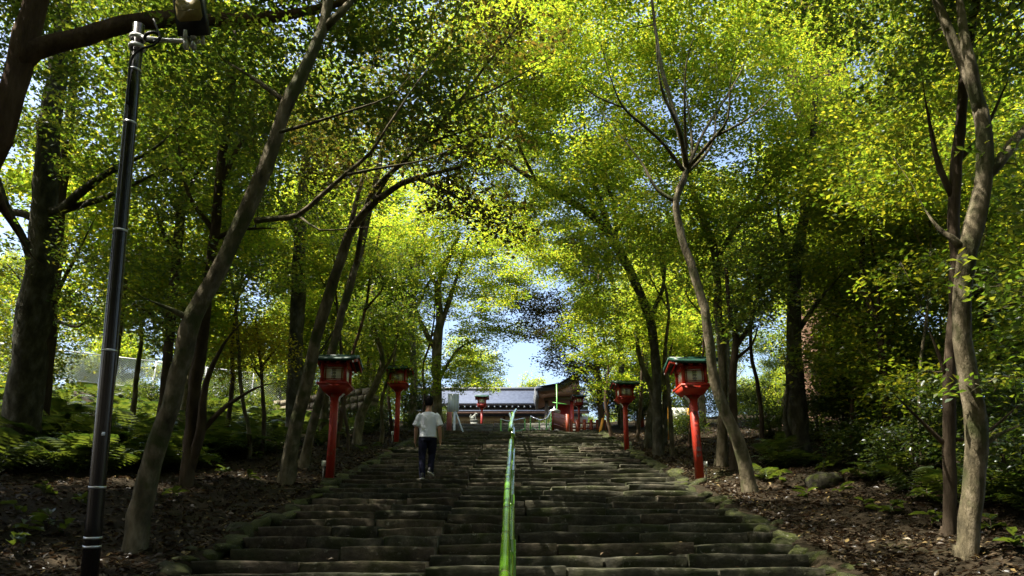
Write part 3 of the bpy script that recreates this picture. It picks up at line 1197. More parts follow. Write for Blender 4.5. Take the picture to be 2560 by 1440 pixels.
# ---- green pole with crossbar, small white lantern house by the railing
p = P(1393, 1062, 37)
root = empty('green_pole', (p[0], p[1], Z_TOP - 0.6))
tag(root, 'thin green pole with a crossbar in front of the curved roof', 'pole')
zt = P(1393, 955, 37)[2] - (Z_TOP - 0.6)
MB().tube([(0, 0, 0), (0, 0, zt)], 0.03, 6).build('mast', 'green_rail', root)
MB().tube([(-0.22, 0, zt - 0.95), (0.5, 0, zt - 1.05)], 0.024, 6).build('crossbar', 'green_rail', root)
p = P(1386, 1046, 37)
root = empty('white_lantern_house', p)
tag(root, 'small white lantern house with a pointed roof beside the railing', 'lantern')
MB().box((0, 0, 0.16), (0.32, 0.32, 0.34)).build('body', 'white_paint', root)
MB().box((0, 0, 0.42), (0.62, 0.62, 0.18), taper=0.12).build('roof', 'steel', root)
MB().box((0, 0, 0.53), (0.07, 0.07, 0.08)).build('finial', 'steel', root)
MB().box((0, 0, -0.45), (0.14, 0.14, 0.9)).build('post', 'concrete', root)

# ---- notice board, komainu and pink pillar on the left of the landing
p = P(1132, 1072, 33)
root = empty('notice_board', (p[0], p[1], step_z(p[1])))
tag(root, 'pale blue-white notice board on posts left of the landing', 'notice board')
zb = float(P(1132, 1028, 33)[2] - step_z(p[1]))
zt = float(P(1132, 980, 33)[2] - step_z(p[1]))
bd = MB().box((0, 0, (zb + zt) / 2), (0.52, 0.05, zt - zb)).build('board', 'board', root, rot=(0, 0, 0.32))
for i in range(4):
    MB().box((-0.19 + i * 0.125, -0.029, (zb + zt) / 2), (0.012, 0.008, zt - zb - 0.06)).build('batten', 'steel', bd)
MB().box((0.06, 0.04, zb / 2), (0.10, 0.08, zb + 0.2)).build('post', 'board', root)
MB().tube([(0.12, 0.06, zb), (0.62, 0.3, 0.0)], 0.04, 5).build('brace', 'board', root)
p = P(1123, 1066, 35)
root = empty('pink_pillar', (p[0], p[1], step_z(p[1])))
tag(root, 'faded pink pillar standing behind the notice board', 'pillar')
MB().box((0, 0, 0.55), (0.24, 0.24, 1.1), taper=0.93).build('shaft', flat('faded_red', (0.45, 0.14, 0.12), 0.6), root)
MB().box((0, 0, 1.13), (0.3, 0.3, 0.06)).build('cap', 'concrete', root)

# guardian lion: pedestal and a crouching body in one mesh
p = P(1185, 1055, 38)
root = empty('guardian_lion_statue', (p[0], p[1], p[2]))
root.scale = (0.55, 0.55, 0.6)
tag(root, 'weathered stone guardian lion on a pedestal before the hall', 'statue')
MB().box((0, 0, -0.35), (0.66, 0.5, 0.9), taper=0.94).build('pedestal', 'statue', root)
MB().box((0, 0, 0.12), (0.72, 0.54, 0.07)).build('plinth', 'statue', root)
mb = MB()
mb.tube([(-0.24, 0, 0.25), (-0.17, 0, 0.36), (-0.02, 0, 0.46), (0.10, 0, 0.58), (0.15, 0, 0.66)], [0.13, 0.17, 0.15, 0.13, 0.11], 10)
mb.loft([((0.17, 0, 0.56), 0.09, 0.09), ((0.18, 0, 0.62), 0.15, 0.14), ((0.19, 0, 0.70), 0.16, 0.15), ((0.18, 0, 0.77), 0.11, 0.11), ((0.17, 0, 0.80), 0.04, 0.05)])
mb.box((0.31, 0, 0.64), (0.12, 0.14, 0.11))
for s in (-1, 1):
    mb.tube([(0.10, 0.08 * s, 0.52), (0.15, 0.09 * s, 0.34), (0.14, 0.09 * s, 0.17)], [0.07, 0.055, 0.05], 7)
    mb.box((0.19, 0.09 * s, 0.185), (0.13, 0.09, 0.07))
    mb.tube([(-0.2, 0.10 * s, 0.33), (-0.05, 0.14 * s, 0.28), (-0.10, 0.14 * s, 0.18)], [0.11, 0.08, 0.05], 7)
    mb.box((-0.03, 0.14 * s, 0.185), (0.15, 0.09, 0.07))
    mb.tube([(0.12, 0.09 * s, 0.76), (0.10, 0.12 * s, 0.82)], [0.045, 0.015], 5)
mb.tube([(-0.30, 0, 0.3), (-0.36, 0, 0.45), (-0.30, 0, 0.60), (-0.24, 0, 0.66)], [0.06, 0.085, 0.075, 0.02], 8)
o = mb.build('lion', 'statue', root)
md = o.modifiers.new('m', 'REMESH')
md.mode = 'VOXEL'
md.voxel_size = 0.025
md.use_smooth_shade = True

# ---- the shrine hall on the terrace
HY = 57.5
hz = Z_TOP - 0.02
hall = empty('shrine_hall', (0, HY, hz))
tag(hall, 'long low shrine hall with grey roof and pale wooden wall', 'shrine hall')


def hx(px, D=58.0):
    return (px - CX) / F * D


def hzz(py, y=HY - 1.3):
    return z_at(py, y) - hz


x0, x1 = hx(1020), hx(1470)
z_ridge, z_eave, z_low = hzz(973, HY + 1.9), hzz(1007), hzz(1026, HY - 1.6)
# main roof: two slopes with a ridge box
for sy in (-1, 1):
    V = []
    n = 6
    for i in range(n + 1):
        t = i / n
        yy = sy * (0.15 + 3.0 * t) + 1.9
        zz = z_ridge - 0.12 - (z_ridge - 0.12 - z_eave) * (t * 0.8 + 0.2 * t * (2 - t)) if False else z_ridge - 0.12 - (z_ridge - 0.12 - z_eave) * (1 - (1 - t) ** 1.25)
        V += [(x0, yy, zz), (x1, yy, zz), (x1, yy, zz - 0.10), (x0, yy, zz - 0.10)]
    Q = []
    for i in range(n):
        for j in range(4):
            a, c = i * 4 + j, i * 4 + (j + 1) % 4
            Q.append((a, a + 4, c + 4, c))
    Q += [(0, 1, 2, 3), (n * 4 + 3, n * 4 + 2, n * 4 + 1, n * 4)]
    MB().add(V, Q).build('roof', 'roof', hall)
MB().box(((x0 + x1) / 2, 1.9, z_ridge), (x1 - x0 + 0.2, 0.5, 0.22)).build('ridge_tiles', 'roof_dark', hall)
MB().box(((x0 + x1) / 2, 1.9, z_ridge - 0.2), (x1 - x0, 0.4, 0.2)).build('ridge_board', 'wood', hall)
MB().box(((x0 + x1) / 2, -1.20, z_eave - 0.12), (x1 - x0, 0.08, 0.14)).build('eave_board', 'wood_dark', hall)
# rafter ends painted white
RAFT = MB().box((0, 0, 0), (0.09, 0.30, 0.10)).mesh('rafter')
RAFT.materials.append(M['wood_dark'])
TIP = MB().box((0, -0.153, 0), (0.10, 0.012, 0.11)).mesh('rafter_tip')
TIP.materials.append(M['white_paint'])
x = x0 + 0.3
while x < x1 - 0.1:
    r = obj('rafter', RAFT, None, hall, (x, -1.05, z_eave - 0.27))
    obj('rafter_tip', TIP, None, r)
    x += 0.47
MB().box(((x0 + x1) / 2, -0.62, z_eave - 0.45), (x1 - x0, 0.3, 0.5)).build('frieze', 'wood_dark', hall)
# lower lean-to eave
mb = MB()
mb.add([(x0, -1.6, z_low), (x1, -1.6, z_low), (x1, -0.5, z_low + 0.28), (x0, -0.5, z_low + 0.28), (x0, -1.6, z_low - 0.07), (x1, -1.6, z_low - 0.07), (x1, -0.5, z_low + 0.2), (x0, -0.5, z_low + 0.2)],
       [(0, 1, 2, 3), (7, 6, 5, 4), (0, 4, 5, 1), (1, 5, 6, 2), (2, 6, 7, 3), (3, 7, 4, 0)])
mb.build('lean_to_roof', 'roof', hall)
MB().box(((x0 + x1) / 2, -1.52, z_low - 0.16), (x1 - x0, 0.12, 0.16)).build('fascia', 'wood', hall)
MB().box(((x0 + x1) / 2, -0.2, z_low - 0.43), (x1 - x0, 0.2, 0.40)).build('upper_wall', 'plaster', hall)
MB().box(((x0 + x1) / 2, -0.2, (z_low - 0.66) / 2), (x1 - x0, 0.18, z_low - 0.66)).build('wall', 'plaster', hall)
LAT = MB().box((0, 0, 0), (0.16, 0.03, 0.62)).mesh('wall_plank')
LAT.materials.append(M['wood_light'])
x = hx(1150)
while x < hx(1335):
    obj('wall_plank', LAT, None, hall, (x, -0.32 + rs.uniform(-0.006, 0.006), z_low - 0.95))
    x += 0.18
x = x0 + 0.3
while x < x1:
    MB().box((x, -0.36, (z_low - 0.2) / 2), (0.14, 0.14, z_low - 0.2)).build('pillar', 'wood', hall)
    x += 2.45
MB().box(((x0 + x1) / 2, -0.45, 0.45), (x1 - x0, 0.5, 0.14)).build('veranda', 'wood', hall)
MB().box(((x0 + x1) / 2, -0.40, 0.2), (x1 - x0, 0.3, 0.4)).build('plinth', 'concrete', hall)

# ---- gate pavilion with upswept roof on the right
gp = P(1395, 1046, 50)
gate = empty('gate_pavilion', (gp[0], gp[1], Z_TOP - 0.02))
tag(gate, 'pavilion with upswept grey roof and reddish timber underside', 'pavilion')


def gx(px):
    return (px - CX) / F * 50 - gp[0]


def gzv(py):
    return z_at(py, gp[1] - 0.4) - (Z_TOP - 0.02)


edge = [(1338, 968), (1360, 968.5), (1385, 965), (1405, 959), (1420, 950), (1434, 939), (1446, 930)]
top = [(gx(a), gzv(b)) for a, b in edge]
bot = [(gx(a), gzv(b + 7)) for a, b in edge]
MB().prism(top + bot[::-1], -0.5, 3.6).build('roof', 'roof', gate)
top2 = [(a + 0.10, b - 0.20) for a, b in top]
bot2 = [(gx(1346), gzv(996)), (gx(1365), gzv(990)), (gx(1400), gzv(986)), (gx(1425), gzv(984)), (gx(1450), gzv(982))]
MB().prism(top2 + bot2[::-1], -0.25, 3.3).build('gable_wall', 'wood', gate)
for k in range(3):
    V = [(a + 0.02 * k, b - 0.21 - 0.07 * k) for a, b in top]
    W = [(a, b - 0.05) for a, b in V]
    MB().prism(V + W[::-1], -0.42 + 0.05 * k, -0.36 + 0.05 * k).build('barge_board', 'wood' if k else 'roof_dark', gate)
MB().prism([(gx(1337), gzv(969)), (gx(1342), gzv(970)), (gx(1348), gzv(996)), (gx(1343), gzv(997))], -0.45, 3.4).build('end_board', 'roof_dark', gate)
for a, mt_ in ((1368, 'wood_dark'), (1432, 'red_far')):
    MB().box((gx(a), 0.6, gzv(985) / 2), (0.26, 0.26, gzv(985))).build('pillar', mt_, gate)
MB().box((gx(1412), 1.2, gzv(1000) / 2), (1.1, 0.1, gzv(1000))).build('wall', 'red_far', gate)
MB().box((gx(1400), 0.3, gzv(991)), (2.2, 0.25, 0.25)).build('beam', 'wood_dark', gate)

# ---- white signboard on an amber post up the right bank
q = P(1668, 1052, 24)
root = empty('white_signboard', (q[0], q[1], float(gz(q[0], q[1])) - 0.02))
tag(root, 'white signboard with black writing and amber side post', 'sign')
zz0 = float(q[2] - root.location.z)
MB().box((0, 0, zz0 / 2 + 0.25), (0.07, 0.06, zz0 + 0.5)).build('post', 'amber', root)
bd = MB().box((0.36, 0, zz0 + 0.21), (0.64, 0.03, 0.45)).build('board', 'sign_white', root)
MB().box((0.70, 0, zz0 / 2 + 0.2), (0.05, 0.05, zz0 + 0.44)).build('post', 'amber', root)
MB().box((0.20, -0.018, zz0 + 0.21), (0.006, 0.006, 0.43)).build('seam', 'concrete', bd)
me = text_mesh('鞍\n馬', 0.11)
me.materials.append(M['ink'])
obj('lettering', me, None, bd, (0.14, -0.019, zz0 + 0.27), (math.pi / 2, 0, 0))
me = text_mesh('化', 0.12)
me.materials.append(M['ink'])
obj('lettering', me, None, bd, (0.32, -0.019, zz0 + 0.30), (math.pi / 2, 0, 0))

# ---- stone retaining wall beyond the left lanterns
w0 = P(690, 1045, 30)
w1 = P(925, 1050, 27.5)
wz = float(gz(w0[0], w0[1])) - 0.1
rw = empty('retaining_wall', (w0[0], w0[1], wz))
tag(rw, 'low retaining wall of squared pale stone blocks under the fence', 'wall')
dv = np.array([w1[0] - w0[0], w1[1] - w0[1]])
ln = float(np.linalg.norm(dv))
ang = math.atan2(dv[1], dv[0])
u = dv / ln
BL = []
for i in range(5):
    r_ = random.Random(300 + i)
    V = []
    for zz in (-0.5, 0.5):
        for (xx, yy) in ((-0.5, -0.42), (-0.46, -0.5), (0.46, -0.5), (0.5, -0.42), (0.5, 0.5), (-0.5, 0.5)):
            V.append((xx, yy + r_.uniform(-0.04, 0.04), zz + r_.uniform(-0.03, 0.03)))
    me = mesh_np('block', V, [(a, (a + 1) % 6, 6 + (a + 1) % 6, 6 + a) for a in range(6)] + [(5, 4, 3, 0), (6, 9, 10, 11), (3, 2, 1, 0), (6, 7, 8, 9)])
    me.materials.append(M['wall_stone'])
    BL.append(me)
for row in range(3):
    x = -0.2 * (row % 2)
    while x < ln:
        w = rs.uniform(0.28, 0.46)
        c = u * (x + w / 2)
        obj('block', rs.choice(BL), None, rw, (c[0], c[1] + rs.uniform(-0.02, 0.02), 0.10 + row * 0.27), (0, 0, ang), (w - 0.04, 0.4 + rs.uniform(-0.08, 0.08), 0.235))
        x += w

# ---- chain link fence on the left
f0, f1 = P(-60, 979, 27), P(745, 958, 33)
fz_a = float(gz(f0[0], f0[1]))
fence = empty('chain_link_fence', (f0[0], f0[1], fz_a))
tag(fence, 'silver chain link fence along the bright lot behind the ferns', 'fence')
dv = np.array([f1[0] - f0[0], f1[1] - f0[1]])
ln = float(np.linalg.norm(dv))
u = dv / ln
HF = 1.15
nb = 6
for i in range(nb + 1):
    s = ln * i / nb
    x, y = u * s
    zb = float(gz(f0[0] + x, f0[1] + y)) - fz_a
    zt_ = z_at(904, f0[1] + 0.5 * dv[1]) - fz_a
    MB().tube([(x, y, zb - 0.2), (x, y, zt_)], 0.034, 6).build('post', 'galv', fence, smooth_shade=True)
    if i < nb:
        s2 = ln * (i + 1) / nb
        x2, y2 = u * s2
        MB().tube([(x, y, zt_), (x2, y2, zt_)], 0.024, 6).build('top_rail', 'galv', fence, smooth_shade=True)
        MB().tube([(x, y, zt_ - HF), (x2, y2, zt_ - HF)], 0.016, 5).build('bottom_rail', 'galv', fence, smooth_shade=True)
        # woven wires, both ways
        mb = MB()
        a = s - HF
        while a < s2:
            for sg in (1, -1):
                e0, e1 = (a, a + HF)
                t0, t1 = max(0, (s - e0) / HF), min(1, (s2 - e0) / HF)
                if t1 > t0 + 0.02:
                    za, zb_ = (t0, t1) if sg > 0 else (1 - t0, 1 - t1)
                    p, q = u * (e0 + t0 * HF), u * (e0 + t1 * HF)
                    mb.tube([(p[0], p[1] + 0.004 * sg, zt_ - HF + za * HF), (q[0], q[1] + 0.004 * sg, zt_ - HF + zb_ * HF)], 0.0075, 3, cap=False)
            a += 0.10
        mb.build('wire_mesh', 'galv', fence)['kind'] = 'stuff'

# ---- floodlight pole
pb = np.array(P(226, 1440, 7.0))
pb[2] = float(gz(pb[0], pb[1])) - 0.1
pt = np.array(P(347, 62, 7.6))
root = empty('floodlight_pole', pb)
tag(root, 'tall glossy black lamp pole ringed with silver straps', 'lamp pole')
ax = pt - pb


def on_pole(py):
    lo, hi = 0.0, 1.0
    for _ in range(30):
        m = (lo + hi) / 2
        p = pb + ax * m
        d = p - CAM
        D = d.dot(FWD)
        yy = CY - d.dot(UPV) / D * F
        if yy > py:
            lo = m
        else:
            hi = m
    return lo


def prad(t):
    return 0.080 - 0.022 * t


tt = np.linspace(0, 1, 9)
MB().tube([ax * t for t in tt], [prad(t) for t in tt], 20).build('pole', 'pole', root, smooth_shade=True)
dn = ax / np.linalg.norm(ax)
for py in (176, 308, 577, 877, 1218, 1344, 1366):
    t = on_pole(py)
    c = ax * t
    MB().tube([c - dn * 0.012, c + dn * 0.012], prad(t) + 0.003, 20).build('strap', 'steel', root, smooth_shade=True)
t = on_pole(1087)
MB().box(ax * t + np.array([0.045, -0.062, 0]), (0.03, 0.012, 0.035)).build('sticker', 'board', root)


def polep(px, py, D):
    return P(px, py, D) - pb


# cable coil, clamps and bracket arm near the top
for py in (95, 118):
    t = on_pole(py)
    MB().tube([ax * t - dn * 0.02, ax * t + dn * 0.02], prad(t) + 0.02, 14).build('clamp', 'galv', root, smooth_shade=True)
arm = MB().tube([polep(352, 92, 7.55), polep(400, 100, 7.5), polep(470, 103, 7.45), polep(498, 104, 7.4)], 0.022, 6)
arm.build('bracket_arm', 'galv', root)
coil = []
for i in range(50):
    a = i / 49 * 2 * math.pi * 2.6
    coil.append(polep(381 + 19 * math.cos(a), 93 + 12 * math.sin(a), 7.42 + 0.02 * math.sin(a * 2.3)))
MB().tube(coil, 0.017, 6).build('cable_coil', 'black', root, smooth_shade=True)
MB().tube(catmull([polep(384, 48, 7.45), polep(394, 75, 7.42), polep(400, 96, 7.4), polep(385, 112, 7.4), polep(350, 124, 7.42), polep(328, 150, 7.45), polep(322, 200, 7.45), polep(318, 260, 7.42)], 0.05), 0.012, 6).build('cable', 'black', root, smooth_shade=True)
for dy in (0, 22):
    MB().box(polep(466, 85 + dy, 7.38), (0.035, 0.06, 0.13)).build('bracket_plate', 'galv', root)
    MB().box(polep(484, 88 + dy, 7.40), (0.04, 0.06, 0.10)).build('bracket_plate', 'steel', root)
fl = empty('floodlight', P(475, 42, 7.32), (math.radians(30), math.radians(2), math.radians(-8)))
tag(fl, 'square black floodlight with yellowish panel above the pole arm', 'floodlight')
MB().box((0, 0.03, 0), (0.315, 0.07, 0.34)).build('housing', 'black', fl)
oc = [(-0.135, -0.07), (-0.11, -0.10), (0.11, -0.10), (0.135, -0.07), (0.135, 0.07), (0.11, 0.10), (-0.11, 0.10), (-0.135, 0.07)]
pan = MB().prism(oc, -0.012, -0.004).build('led_panel', 'led', fl, (0, 0, 0.06))
MB().box((0, -0.0135, 0.0), (0.25, 0.003, 0.003)).build('seam', 'bamboo_node', pan)
for s in (-1, 1):
    MB().box((s * 0.075, 0.04, -0.205), (0.035, 0.02, 0.09)).build('yoke', 'galv', fl)
for i in range(7):
    MB().box((-0.13 + i * 0.043, 0.085, 0), (0.008, 0.05, 0.30)).build('cooling_fin', 'black', fl)

# ---- overhead cables at the upper right
for i, (a, b) in enumerate((((1990, 395), (2520, -40)), ((1960, 430), (2545, -10)), ((2010, 380), (2480, -40)), ((1900, 520), (2430, 60)))):
    A, B = P(a[0], a[1], 24), P(b[0], b[1], 9.5)
    A2 = A + (A - B) * 0.6
    B2 = B + (B - A) * 0.35
    n = 24
    t = np.linspace(0, 1, n)[:, None]
    pts = A2 * (1 - t) + B2 * t
    pts[:, 2] -= 0.5 * (4 * t * (1 - t))[:, 0]
    o = MB().tube(pts, 0.011, 5).build('overhead_cable', 'wire')
    tag(o, 'thin dark cable slanting across the leaves at upper right', 'cable', 'overhead cables')

# ---- the walking man
fp = P(1059, 1199, 14.95)


def remesh(o, vs, it=2):
    md = o.modifiers.new('fuse', 'REMESH')
    md.mode = 'VOXEL'
    md.voxel_size = vs
    md.use_smooth_shade = True
    sm = o.modifiers.new('soften', 'SMOOTH')
    sm.iterations = it
    sm.factor = 0.5


man_y = fp[1]
row = max(i for i, r in enumerate(step_rows) if r[0] - 0.24 <= man_y)
sz_l = step_rows[row][1] - 0.24 * SLOPE
man = empty('person', (fp[0] + 0.06, man_y, sz_l))
tag(man, 'man in white T-shirt and dark trousers walking up the steps', 'person')
# joints (he walks away, +y): left foot planted low, right foot lifted onto the next step
hipL, hipR = np.array([-0.10, 0.02, 0.90]), np.array([0.10, 0.02, 0.90])
kneL, kneR = np.array([-0.105, 0.03, 0.50]), np.array([0.085, 0.10, 0.53])
ankL, ankR = np.array([-0.085, -0.05, 0.085]), np.array([0.075, 0.06, 0.20])
body = MB()
# neck, head, arms and hands
body.loft([((0, 0.03, 1.38), 0.075, 0.07), ((0, 0.03, 1.46), 0.062, 0.062), ((0, 0.045, 1.53), 0.060, 0.062)])
body.loft([((0, 0.075, 1.505), 0.035, 0.045), ((0, 0.07, 1.53), 0.058, 0.072), ((0, 0.06, 1.58), 0.072, 0.090), ((0, 0.055, 1.63), 0.078, 0.097), ((0, 0.05, 1.68), 0.074, 0.092), ((0, 0.048, 1.715), 0.055, 0.068), ((0, 0.048, 1.73), 0.02, 0.03)])
body.box((0, 0.157, 1.585), (0.026, 0.03, 0.045))
body.box((0, 0.146, 1.545), (0.05, 0.012, 0.012))
for s in (-1, 1):
    body.loft([((s * 0.079, 0.05, 1.575), 0.010, 0.014), ((s * 0.083, 0.048, 1.60), 0.012, 0.02), ((s * 0.082, 0.045, 1.625), 0.010, 0.018)])
    sh = np.array([s * 0.175, 0.02, 1.33])
    el = np.array([s * 0.245, -0.02 if s > 0 else 0.02, 1.07])
    wr = np.array([s * 0.262, 0.06 if s < 0 else 0.02, 0.83])
    body.tube(catmull([sh, (sh + el) / 2 + (s * 0.005, 0, 0), el, (el * 0.6 + wr * 0.4), wr], 0.05)[:, :3], np.interp(np.linspace(0, 1, len(catmull([sh, (sh + el) / 2 + (s * 0.005, 0, 0), el, (el * 0.6 + wr * 0.4), wr], 0.05))), [0, 0.5, 0.7, 1], [0.052, 0.042, 0.041, 0.028]), 10)
    # palm, four fingers and a thumb, slightly curled
    pm = wr + np.array([s * 0.002, 0.01, -0.06])
    body.tube([wr, wr * 0.5 + pm * 0.5, pm], [0.026, 0.032, 0.030], 8)
    for f_i in range(4):
        off = np.array([0, -0.03 + 0.02 * f_i, 0])
        a = pm + off + np.array([0, 0, -0.01])
        L_ = (0.06, 0.075, 0.08, 0.07)[f_i]
        body.tube([a, a + np.array([-s * 0.004, 0.004, -L_ * 0.55]), a + np.array([-s * 0.018, 0.010, -L_])], [0.010, 0.009, 0.008], 6)
    a = wr + np.array([-s * 0.008, 0.026, -0.03])
    body.tube([a, a + np.array([-s * 0.012, 0.026, -0.03]), a + np.array([-s * 0.02, 0.03, -0.058])], [0.011, 0.010, 0.008], 6)
for hip, kn, an in ((hipL, kneL, ankL), (hipR, kneR, ankR)):
    body.tube([hip, (hip + kn) / 2, kn, (kn + an) / 2, an], [0.075, 0.07, 0.05, 0.05, 0.036], 10)
body.loft([((0, 0.02, 0.88), 0.13, 0.09), ((0, 0.02, 1.0), 0.13, 0.09), ((0, 0.03, 1.2), 0.15, 0.095), ((0, 0.03, 1.34), 0.16, 0.085), ((0, 0.03, 1.40), 0.08, 0.07)])
o = body.build('body', 'skin', man, smooth_shade=True)
remesh(o, 0.009, 2)
# T-shirt
ts = MB()
ts.loft([((0.005, 0.02, 0.865), 0.188, 0.135), ((0.003, 0.02, 0.95), 0.182, 0.132), ((0, 0.02, 1.05), 0.180, 0.128), ((0, 0.022, 1.16), 0.188, 0.130), ((0, 0.025, 1.27), 0.198, 0.128),
         ((0, 0.027, 1.34), 0.195, 0.112), ((0, 0.03, 1.385), 0.150, 0.092), ((0, 0.03, 1.415), 0.095, 0.078)])
for s in (-1, 1):
    a = np.array([s * 0.13, 0.025, 1.345])
    b = np.array([s * 0.205, 0.015, 1.22])
    c = np.array([s * 0.252, 0.0, 1.105])
    ts.tube([a, a * 0.5 + b * 0.5 + (s * 0.012, 0, 0.012), b, c], [0.082, 0.085, 0.079, 0.083], 14)
o = ts.build('tshirt', 'tshirt', man, smooth_shade=True)
remesh(o, 0.012, 3)
# trousers
tr = MB()
tr.loft([((0.0, 0.02, 0.80), 0.155, 0.115), ((0.0, 0.02, 0.86), 0.170, 0.122), ((0, 0.02, 0.95), 0.168, 0.118), ((0, 0.02, 1.0), 0.16, 0.112)])
for hip, kn, an in ((hipL, kneL, ankL), (hipR, kneR, ankR)):
    end = an + np.array([0, 0.005, -0.035])
    tr.tube(catmull([hip + (0, 0, -0.02), (hip + kn) / 2 + (0, -0.008, 0), kn, (kn + an) / 2 + (0, -0.02, 0), an, end], 0.06), np.interp(np.linspace(0, 1, len(catmull([hip + (0, 0, -0.02), (hip + kn) / 2 + (0, -0.008, 0), kn, (kn + an) / 2 + (0, -0.02, 0), an, end], 0.06))), [0, 0.25, 0.5, 0.75, 1], [0.096, 0.092, 0.073, 0.068, 0.060]), 14)
o = tr.build('trousers', 'trousers', man, smooth_shade=True)
remesh(o, 0.011, 3)
# hair: a full cap of short black hair, lower at the nape
hr = MB()
hr.loft([((0, 0.025, 1.545), 0.055, 0.05), ((0, 0.020, 1.58), 0.083, 0.078), ((0, 0.030, 1.62), 0.092, 0.098), ((0, 0.042, 1.67), 0.094, 0.110), ((0, 0.046, 1.72), 0.082, 0.098), ((0, 0.045, 1.755), 0.052, 0.066), ((0, 0.045, 1.768), 0.015, 0.02)])
rh = random.Random(3)
for i in range(46):
    a = rh.uniform(0, 2 * math.pi)
    e = rh.uniform(0.05, 1.35)
    n_ = np.array([math.cos(a) * math.cos(e), math.sin(a) * math.cos(e), math.sin(e)])
    c = np.array([0, 0.042, 1.66]) + n_ * np.array([0.088, 0.105, 0.098])
    hr.tube([c - n_ * 0.02, c + n_ * 0.012 + np.array([rh.uniform(-.012, .012), rh.uniform(-.012, .012), -0.006])], [0.022, 0.010], 5)
o = hr.build('hair', 'hair', man, smooth_shade=True)
remesh(o, 0.009, 1)
for an, yaw, pit in ((ankL, 0.12, -0.05), (ankR, -0.35, -0.25)):
    sh = MB()
    sh.loft([((0, 0.02, -0.070), 0.042, 0.125), ((0, 0.02, -0.045), 0.046, 0.130), ((0, 0.01, -0.012), 0.044, 0.105), ((0, -0.03, 0.02), 0.040, 0.058), ((0, -0.035, 0.04), 0.036, 0.045)])
    so = sh.build('shoe', 'black', man, an, (pit, 0, yaw), smooth_shade=True)
    s2 = MB().loft([((0, 0.02, -0.088), 0.044, 0.128), ((0, 0.02, -0.066), 0.047, 0.133)])
    s2.build('sole', 'sole', so)

# ================================================================== TREES
def lab(*a):
    return ' '.join(a)


def tree(name, label, cat, bark, leaf, main, limbs, blobs, seed, D=None, density=1.0, leaf_scale=1.0, ring=10, group=None, leafmat=None):
    mp, Db = px_path(main, D, 0.28, jitter=0.006, seed=seed)
    paths = [mp] + [px_limb(l, Db) for l in limbs]
    # surface roots spreading from the foot
    rr_ = random.Random(seed * 7)
    bx_, by_, r_b = mp[0][0], mp[0][1], mp[0][3] / 1.4
    a0 = rr_.uniform(0, 6.28)
    for k_ in range(5 if r_b < 0.4 else 0):
        a_ = a0 + k_ * 1.256 + rr_.uniform(-0.35, 0.35)
        dx_, dy_ = math.cos(a_), math.sin(a_)
        ln_ = r_b * rr_.uniform(1.6, 3.2)
        pts_r = []
        for f_, h_, w_ in ((0.30, 0.75, 0.60), (0.80, 0.10, 0.42), (1.25, -0.12, 0.28), (0.6 + ln_ / r_b * 0.8, -0.28, 0.12)):
            x_, y_ = bx_ + dx_ * r_b * f_, by_ + dy_ * r_b * f_
            pts_r.append((x_, y_, float(gz(x_, y_)) + h_ * r_b * 1.6, r_b * w_))
        paths.append(catmull(pts_r, 0.12))
    bl = [px_blob(*b) for b in blobs]
    return make_tree(name, label, cat, bark, leaf, paths, bl, seed, group, density, leaf_scale, ring, leafmat=leafmat)


# -- left side
tree('broadleaf_tree', 'reddish flaky-barked tree at the upper left edge with one thick level limb', 'tree', 'bark_red', 'broad',
     [(-200, 1330, 0, 90), (-170, 1000, 0, 80), (-120, 700, 0, 72), (-60, 460, 0, 66), (5, 330, 0, 60), (42, 180, 0.1, 58), (80, 40, 0.2, 54), (120, -120, 0.4, 50), (180, -320, 0.6, 36)],
     [[(40, 175, 0.1, 48), (85, 125, 0.15, 48), (180, 100, 0.3, 46), (270, 72, 0.5, 44), (350, 55, 0.7, 42), (450, 45, 1.0, 42), (560, 50, 1.3, 40), (700, 40, 1.6, 36), (850, 8, 1.9, 30), (1000, -40, 2.2, 22)],
      [(30, 300, 0, 40), (-40, 240, 0.1, 36), (-120, 120, 0.3, 30)],
      [(10, 350, 0, 44), (-20, 450, 0.3, 30), (30, 560, 0.8, 18), (80, 640, 1.3, 10)]],
     [(150, -250, 9.7, 2.2, 1.8, 0.9), (520, -30, 10.5, 1.5, 1.1, 0.5), (720, 60, 10.8, 1.3, 1.1, 0.5), (330, 190, 11.4, 1.2, 1.0, 0.5), (950, -120, 10.8, 1.8, 1.4, 0.7), (600, -260, 10.4, 2.2, 1.8, 0.7), (60, 60, 10.7, 1.2, 1.2, 0.8)],
     11, D=8.6)

